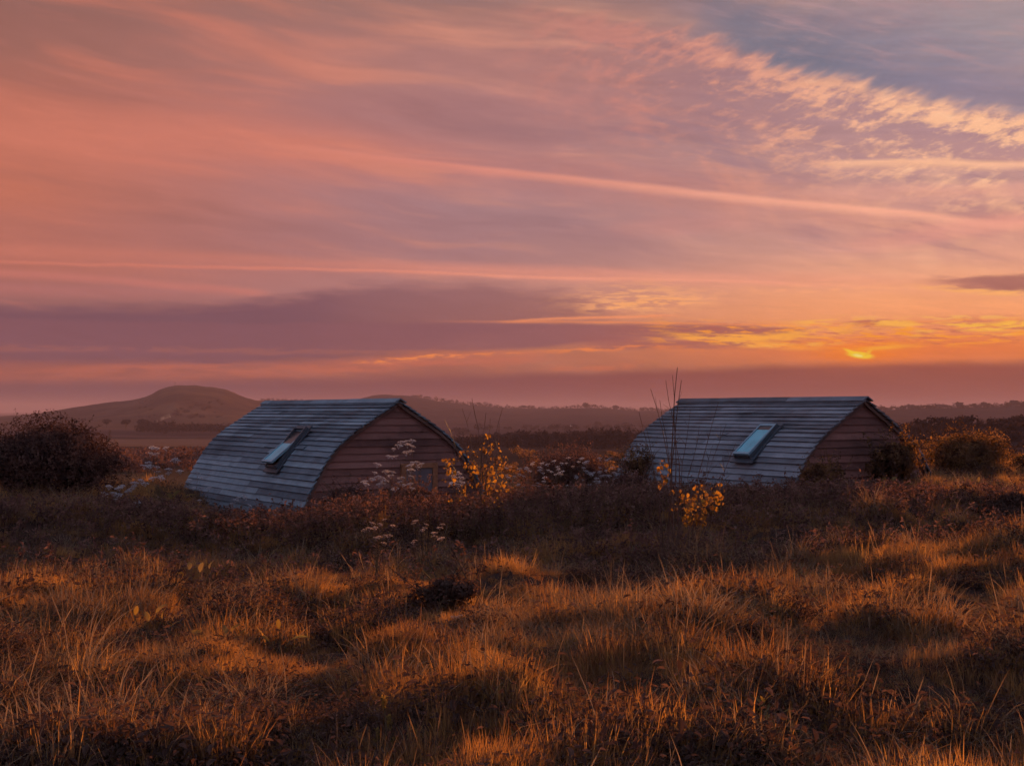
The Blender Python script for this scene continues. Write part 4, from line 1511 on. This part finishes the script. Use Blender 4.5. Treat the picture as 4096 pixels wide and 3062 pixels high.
umbel_plant('pale umbels overlapping the lower boards of the left hut roof', 955, 21.5, [(975, 1982), (955, 1990), (945, 2000), (985, 1990), (930, 2012), (1000, 2020)], 16, .1)
umbel_plant('white umbel cluster just left of the golden sapling foot', 1820, 20.8, [(1822, 1890), (1838, 1896), (1812, 1905), (1845, 1912), (1830, 1925), (1850, 1930), (1835, 1940), (1808, 1932)], 17)
_ord = ['leftmost', 'second', 'third', 'fourth', 'fifth', 'sixth', 'seventh', 'eighth', 'rightmost']
for k, bx in enumerate((2070, 2120, 2165, 2215, 2260, 2310, 2360, 2405, 2440)):
    ytop = np.interp(bx, [2040, 2120, 2200, 2300, 2400, 2450], [1880, 1840, 1855, 1825, 1825, 1860])
    nm = _ord[k] + (' white umbel plant from the left' if 0 < k < 8 else ' white umbel plant') + ' in the flower bank between the huts'
    umbel_plant(nm, bx, 24.0 + (k % 3) * .35, heads(r, bx - 46, bx + 46, ytop, 1945, 10), 20 + k, .088)
M['umbel_pink'] = leafy('dry umbel', [(0.34, 0.24, 0.2), (0.5, 0.36, 0.3), (0.66, 0.5, 0.44)], 0.4, wscale=9.0)
UMB = [umbel_head(s, M['umbel_pink']) for s in (4, 5, 6)]
umbel_plant('pinkish dry umbels in the meadow below the left hut, left of a pair', 1510, 13.6, [(1458, 2118), (1480, 2112), (1490, 2090), (1522, 2096), (1540, 2076), (1508, 2150), (1520, 2145), (1540, 2142), (1560, 2140), (1535, 2170), (1500, 2110), (1572, 2100)], 31, .07, 'dry umbels in the meadow')
umbel_plant('pinkish dry umbels in the meadow below the sapling, right of a pair', 1690, 13.6, [(1662, 2082), (1655, 2092), (1706, 2096), (1700, 2110), (1690, 2118), (1738, 2130), (1770, 2096), (1660, 2160), (1652, 2168), (1760, 2110), (1740, 2145), (1765, 2152)], 32, .07, 'dry umbels in the meadow')
umbel_plant('pink umbel clump low in the middle of the near meadow', 1880, 9.6, [(1820, 2465), (1838, 2462), (1815, 2472), (1850, 2478), (1895, 2492), (1882, 2505), (1912, 2500), (1935, 2502), (1858, 2530), (1868, 2535), (1900, 2515), (1945, 2508), (1890, 2568), (1905, 2565)], 33, .06, 'dry umbels in the meadow')


# ================================================================ broad-leaved weeds in the meadow
def dock_plant(name, label, px, d, leaves, seed, size=.2, meshes=LEAF_D, group='broad leaved weeds'):
    r = random.Random(seed)
    b = at(px, 1700, d)
    gz = terr(b.x, b.y)
    root = bpy.data.objects.new(name, None); COL.objects.link(root)
    root.location = (b.x, b.y, gz)
    tag(root, label, 'weed', group)
    o0 = Vector((b.x, b.y, gz))
    mb = MB()
    for (lx, ly, s, rx, rz, mi) in leaves:
        p = at(lx, ly, d + r.uniform(-.06, .06)) - o0
        p.z = max(p.z, .02)
        mb.tube([(0, 0, -.03), p * .5 + Vector((0, 0, .02)), p], [.006, .005, .004], 5)
        obj('leaf', meshes[mi], root, p, (rx + r.uniform(-.3, .3), r.uniform(-.5, .5), rz), (s * .75, s * .75, s * .75))
    obj('stem', mb.mesh('stem', M['stalk']), root)
    return root


dock_plant('broad_leaf_weed', 'upright orange lit leaves standing above the grass at left', 585, 9.9, [(545, 2455, .105, 1.5, .1, 0), (632, 2450, .14, 1.2, -.5, 2), (655, 2470, .12, 1.3, -.9, 1), (600, 2480, .12, 1.0, .6, 1), (690, 2500, .11, 1.1, -1.1, 1)], 1)
dock_plant('broad_leaf_weed', 'wide pale leaf and curled leaves left of the meadow centre', 890, 9.4, [(830, 2545, .17, .5, 1.2, 1), (905, 2535, .11, 1.2, .5, 2), (930, 2520, .10, 1.3, -.6, 2), (955, 2540, .10, .9, -1.2, 1)], 2)
dock_plant('broad_leaf_weed', 'single rounded leaf upright right of the curled leaves', 1130, 9.5, [(1120, 2510, .10, 1.5, 0, 0), (1165, 2555, .18, .4, -1.2, 1), (1080, 2560, .1, .7, 1.1, 1)], 3)
dock_plant('broad_leaf_weed', 'curled leaf glowing along its right edge, beside the left hut corner', 725, 20.8, [(700, 1985, .26, 1.35, -.35, 2), (735, 1990, .22, 1.2, -1.0, 2), (745, 2005, .16, .9, -1.5, 1), (690, 1995, .18, 1.1, .6, 1)], 4)
dock_plant('broad_leaf_weed', 'yellow broad leaves below the loose bush by the right hut', 3520, 22.5, [(3480, 1935, .18, 1.2, .5, 0), (3525, 1935, .2, 1.2, -.4, 0), (3560, 1925, .2, 1.0, -.9, 1), (3430, 1940, .18, 1.1, .8, 1), (3590, 1945, .17, .9, -1.1, 1), (3500, 1945, .16, .8, 0, 1)], 5)
dock_plant('broad_leaf_weed', 'yellow leaf tuft below the dense round bush', 3890, 23.5, [(3860, 1928, .16, 1.1, .6, 0), (3885, 1925, .17, 1.2, 0, 1), (3912, 1928, .16, 1.0, -.7, 0), (3930, 1932, .14, .9, -1, 1)], 6)
dock_plant('broad_leaf_weed', 'dark leaves with lit tips in the dim grass, left', 820, 13.2, [(760, 2275, .15, 1.2, .3, 1), (805, 2285, .16, 1.2, -.2, 1), (842, 2270, .17, 1.3, -.6, 2), (740, 2300, .13, 1.0, .9, 1), (870, 2300, .14, 1, -1, 1)], 7)
dock_plant('broad_leaf_weed', 'crumpled brown leaves in the near meadow on the right', 3050, 8.2, [(2980, 2660, .12, .9, .6, 2), (3040, 2645, .14, .8, .1, 2), (3110, 2640, .15, .9, -.4, 2), (3150, 2655, .13, .9, -1, 2), (3010, 2680, .12, .6, .9, 1)], 9)
dock_plant('broad_leaf_weed', 'pair of upright leaves in the bottom left corner grass', 165, 6.4, [(150, 3000, .085, 1.4, .2, 1), (190, 3005, .085, 1.4, -.2, 1), (130, 3020, .07, 1.1, .6, 0)], 11)


# thistle
def thistle(label, px, d, seed):
    r = random.Random(seed)
    b = at(px, 1700, d)
    gz = terr(b.x, b.y)
    root = bpy.data.objects.new('thistle', None); COL.objects.link(root)
    root.location = (b.x, b.y, gz)
    tag(root, label, 'thistle')
    blade = leaf_mesh('leaf', M['dock'], 1, .2, .25, False)
    for (sx, h) in ((0.0, .26), (-.12, .20), (.10, .19), (.18, .12), (-.2, .13)):
        mb = MB()
        top = Vector((sx, r.uniform(-.06, .06), h))
        mb.tube([(sx * .3, 0, -.03), top * .6, top], [.007, .006, .003], 5)
        obj('stem', mb.mesh('stem', M['stalk']), root)
        for k in range(11):
            q = .25 + .75 * k / 10
            p = Vector((sx * .3, 0, 0)).lerp(top, q)
            s = r.uniform(.08, .14) * (1.15 - .45 * q)
            obj('leaf', blade, root, p, (r.uniform(.35, 1.1), r.uniform(-.3, .3), k * 2.4 + r.uniform(-.3, .3)), (s, s, s))
    return root


thistle('spiky thistle catching orange light in the near right meadow', 3050, 6.9, 4)


def seed_stalks(label, px, d, tops, seed, sz=1.0):
    r = random.Random(seed)
    b = at(px, 1700, d)
    gz = terr(b.x, b.y)
    root = bpy.data.objects.new('seed_stalk', None); COL.objects.link(root)
    root.location = (b.x, b.y, gz)
    tag(root, label, 'weed', 'seed stalks')
    o0 = Vector((b.x, b.y, gz))
    for (x, y) in tops:
        t = at(x, y, d + r.uniform(-.1, .1)) - o0
        s = Vector((t.x * .55, 0, -.03))
        mb = MB()
        mb.tube([s, s.lerp(t, .5) + Vector((.01, 0, 0)), t], [.005 * sz, .005 * sz, .004 * sz], 6)
        obj('stem', mb.mesh('stem', M['stalk']), root)
        g2 = np.random.default_rng(seed * 31 + int(x))
        n = 60
        q = g2.uniform(0, 1, n)
        pp = np.stack([g2.normal(0, .007 * sz, n), g2.normal(0, .007 * sz, n), (q - .6) * .07 * sz], 1) + np.array(t)
        v, f = leaf_cards(pp, unit(g2.normal(0, 1, (n, 3))), .016 * sz, g2, .7)
        obj('seed_head', mesh_np('seed_head', v, f, M['dock']), root)
    return root


seed_stalks('tall orange lit seed stalks at the bottom edge, left of centre', 1545, 6.6, [(1538, 2795), (1560, 2870), (1512, 2920), (1640, 2918), (1455, 3010), (1645, 2990), (1580, 2960)], 3)
seed_stalks('bent stalk with curled tip at the bottom right of centre', 2880, 6.5, [(2885, 2930), (2905, 2945)], 4)

# ================================================================ the meadow grass
tuft_col = bpy.data.collections.new('grass tuft kinds')       # source shapes for the scatter; not linked to the scene


def blades(g, n, h, rad, lean, bend, width, seg=3, headed=0.0):
    vs, fs = [], []
    for k in range(n):
        a, rr = g.uniform(0, 6.28), rad * math.sqrt(g.uniform())
        p = np.array([math.cos(a) * rr, math.sin(a) * rr, -.03])
        L = h * g.uniform(.55, 1.15)
        az = g.uniform(0, 6.28)
        out = np.array([math.cos(az), math.sin(az), 0])
        if g.uniform() < .6:
            out = unit((out * .6 + np.array([math.cos(a), math.sin(a), 0]))[None])[0]
        th = abs(g.normal(0, lean))
        be = abs(g.normal(bend, bend * .5))
        side = np.array([-out[1], out[0], 0])
        tw = g.uniform(-1.2, 1.2)
        side = side * math.cos(tw) + out * math.sin(tw)
        w = width * g.uniform(.6, 1.3)
        k0 = len(vs)
        ds = L / seg
        for i in range(seg + 1):
            q = i / seg
            ww = w * (1 - q ** 1.6) * (.65 + .35 * (q > 0)) + .0004
            if headed and q > .6 and q < 1:
                ww = w * headed
            if i < seg:
                vs += [p - side * ww, p + side * ww]
            else:
                vs += [p]
            p = p + (out * math.sin(th) + np.array([0, 0, math.cos(th)])) * ds
            th += be / seg
        for i in range(seg - 1):
            a0 = k0 + i * 2
            fs.append((a0, a0 + 1, a0 + 3, a0 + 2))
        a0 = k0 + (seg - 1) * 2
        fs.append((a0, a0 + 1, a0 + 2))
    return vs, fs


def tuft(kind, seed):
    g = np.random.default_rng(seed)
    if kind == 'fine':
        v, f = blades(g, 115, .165, .11, .2, .42, .0017, 3); m = M['grass']
    elif kind == 'tall':
        v, f = blades(g, 54, .215, .08, .16, .35, .0018, 4); m = M['grass']
    elif kind == 'arch':
        v, f = blades(g, 26, .34, .10, .35, 1.9, .0022, 6); m = M['dry']
    elif kind == 'stem':
        v, f = blades(g, 5, .3, .14, .14, .25, .0014, 5, 1.7); m = M['dry']
    elif kind == 'mat':
        v, f = blades(g, 60, .2, .16, .9, 1.3, .0024, 4); m = M['grass']
    else:
        n = 110
        p = np.stack([g.normal(0, .09, n), g.normal(0, .09, n), np.abs(g.normal(.04, .05, n))], 1)
        v, f = leaf_blades(p, np.tile([[0, 0, .8]], (n, 1)) + g.normal(0, .5, (n, 3)), .032, g, .42)
        f = [tuple(q) for q in f]; m = M['weed']
    me = mesh_np('tuft_' + kind, v, f, m)
    o = bpy.data.objects.new('%02d_tuft' % len(tuft_col.objects), me)
    tuft_col.objects.link(o)


KINDS_ = ['fine'] * 4 + ['tall'] * 2 + ['arch'] * 2 + ['stem'] * 2 + ['mat'] * 2 + ['weed'] * 3
for i_, k_ in enumerate(KINDS_):
    tuft(k_, 100 + i_)


def scatter():
    g = np.random.default_rng(2024)
    P = []
    for (y0, y1, dens, fx, mx) in ((3.2, 8, 230, .46, 1.6), (8, 13, 180, .45, 1.8), (13, 19, 140, .44, 2.0), (19, 30, 95, .44, 2.5), (30, 60, 6.0, .44, 3)):
        xm = fx * y1 + mx
        n = int(dens * (y1 - y0) * 2 * xm)
        x = g.uniform(-xm, xm, n); y = g.uniform(y0, y1, n)
        k = np.abs(x) < fx * y + mx
        P.append(np.stack([x[k], y[k]], 1))
    P = np.concatenate(P)
    x, y = P[:, 0], P[:, 1]
    lush = fbm(x * .8 + 3, y * .7 + 9, 3)
    weedy = fbm(x * .5 + 60, y * .45 + 31, 3)
    dry = fbm(x * .7 + 90, y * .8 + 70, 3)
    u = g.uniform(0, 1, len(x))
    keep = u < (.55 + 1.2 * sstep(.3, .62, lush))
    # leave the hut floors clear
    for (hx, hy, th, L) in ((-2.38, 26, 33, 7.35), (6.87, 24.5, 30.5, 5.75)):
        t = R(th)
        lx = (x - hx) * math.cos(t) + (y - hy) * math.sin(t)
        ly = -(x - hx) * math.sin(t) + (y - hy) * math.cos(t)
        keep &= ~((np.abs(lx) < 2.4) & (ly > -.1) & (ly < L + .1))
    x, y, lush, weedy, dry = (q[keep] for q in (x, y, lush, weedy, dry))
    n = len(x)
    z = terrain(x, y)
    sel = g.uniform(0, 1, n)
    idx = np.zeros(n, int)
    pw = np.clip((weedy - .52) * 2.4, 0, .28) + .04
    pd = np.clip((dry - .50) * 2.2, 0, .34) + .08
    c = np.stack([pw, pw + pd, pw + pd + .04, pw + pd + .18, pw + pd + .34], 1)
    idx = np.where(sel < c[:, 0], g.integers(12, 15, n),
          np.where(sel < c[:, 1], g.integers(6, 8, n),
          np.where(sel < c[:, 2], g.integers(8, 10, n),
          np.where(sel < c[:, 3], g.integers(10, 12, n),
          np.where(sel < c[:, 4], g.integers(4, 6, n), g.integers(0, 4, n))))))
    clump = fbm(x * 2.6 + 11, y * 2.2 + 5, 2)
    scl = (.40 + .35 * sstep(.3, .7, lush) + .8 * sstep(.45, .72, clump)) * g.uniform(.7, 1.25, n)
    scl = np.where(idx >= 12, scl * .9 + .35, scl) * np.where(y > 19, 1.15, 1)
    rot = np.stack([g.normal(0, .12, n), g.normal(0, .12, n), g.uniform(0, 6.28, n)], 1)
    me = bpy.data.meshes.new('meadow_grass')
    me.vertices.add(n)
    me.vertices.foreach_set('co', np.stack([x, y, z - .01], 1).astype(np.float32).ravel())
    a = me.attributes.new('kind_index', 'INT', 'POINT'); a.data.foreach_set('value', idx.astype(np.int32))
    a = me.attributes.new('turn', 'FLOAT_VECTOR', 'POINT'); a.data.foreach_set('vector', rot.astype(np.float32).ravel())
    a = me.attributes.new('size', 'FLOAT', 'POINT'); a.data.foreach_set('value', scl.astype(np.float32))
    o = obj('meadow_grass', me)
    tag(o, 'rough brown and orange meadow grass with dry blades and weeds', 'grass', kind='stuff')
    ng = bpy.data.node_groups.new('scatter tufts', 'GeometryNodeTree')
    ng.interface.new_socket('Geometry', in_out='INPUT', socket_type='NodeSocketGeometry')
    ng.interface.new_socket('Geometry', in_out='OUTPUT', socket_type='NodeSocketGeometry')
    N, Lk = ng.nodes, ng.links
    gi, go = N.new('NodeGroupInput'), N.new('NodeGroupOutput')
    ci = N.new('GeometryNodeCollectionInfo')
    ci.inputs['Collection'].default_value = tuft_col
    ci.inputs['Separate Children'].default_value = True
    ci.inputs['Reset Children'].default_value = True
    ip = N.new('GeometryNodeInstanceOnPoints')
    ip.inputs['Pick Instance'].default_value = True
    def attr(name, t):
        q = N.new('GeometryNodeInputNamedAttribute'); q.data_type = t; q.inputs['Name'].default_value = name
        return q.outputs['Attribute']
    Lk.new(gi.outputs[0], ip.inputs['Points'])
    Lk.new(ci.outputs[0], ip.inputs['Instance'])
    Lk.new(attr('kind_index', 'INT'), ip.inputs['Instance Index'])
    Lk.new(attr('size', 'FLOAT'), ip.inputs['Scale'])
    e = N.new('FunctionNodeEulerToRotation')
    Lk.new(attr('turn', 'FLOAT_VECTOR'), e.inputs[0])
    Lk.new(e.outputs[0], ip.inputs['Rotation'])
    Lk.new(ip.outputs[0], go.inputs[0])
    md = o.modifiers.new('scatter', 'NODES')
    md.node_group = ng
    print('tufts', n)
    return o


scatter()


# ================================================================ haze over the valley
def build_haze():
    m, out = new_mat('haze air')
    v = X.node('ShaderNodeVolumePrincipled')
    v.inputs['Color'].default_value = (0.56, 0.42, 0.52, 1)
    v.inputs['Density'].default_value = 0.00027
    v.inputs['Anisotropy'].default_value = 0.0
    X.nt.links.new(v.outputs[0], out.inputs['Volume'])
    mb = MB()
    mb.box((0, 4300, 13.5), (19000, 10000, 63))
    o = obj('haze', mb.mesh('haze', m))
    tag(o, 'thin pink evening haze over the valley', 'haze', kind='stuff')


build_haze()


# a wisp of bonfire smoke below the bare hill
def build_smoke():
    m, out = new_mat('bonfire smoke')
    v = X.node('ShaderNodeVolumePrincipled')
    v.inputs['Color'].default_value = (0.9, 0.86, 0.86, 1)
    n = noise(tex('Object'), 0.35, 3, 0.6)
    X.put(v.inputs['Density'], smooth(0.35, 0.75, n) * 0.22)
    X.nt.links.new(v.outputs[0], out.inputs['Volume'])
    mb = MB()
    path, rad = [], []
    for i in range(10):
        t = i / 9
        path.append((t * 7.0 + t * t * 2.5, t * 3, t ** .75 * 5.2 - .6))
        rad.append(.25 + 1.5 * t * (1.25 - .6 * t))
    mb.tube(path, rad, 10)
    mb.f.append(tuple(range(10))[::-1])
    o = obj('smoke', mb.mesh('smoke', m, True), None, _SMOKE)
    tag(o, 'pale wisp of smoke rising from trees below the bare hill', 'smoke', kind='stuff')


build_smoke()
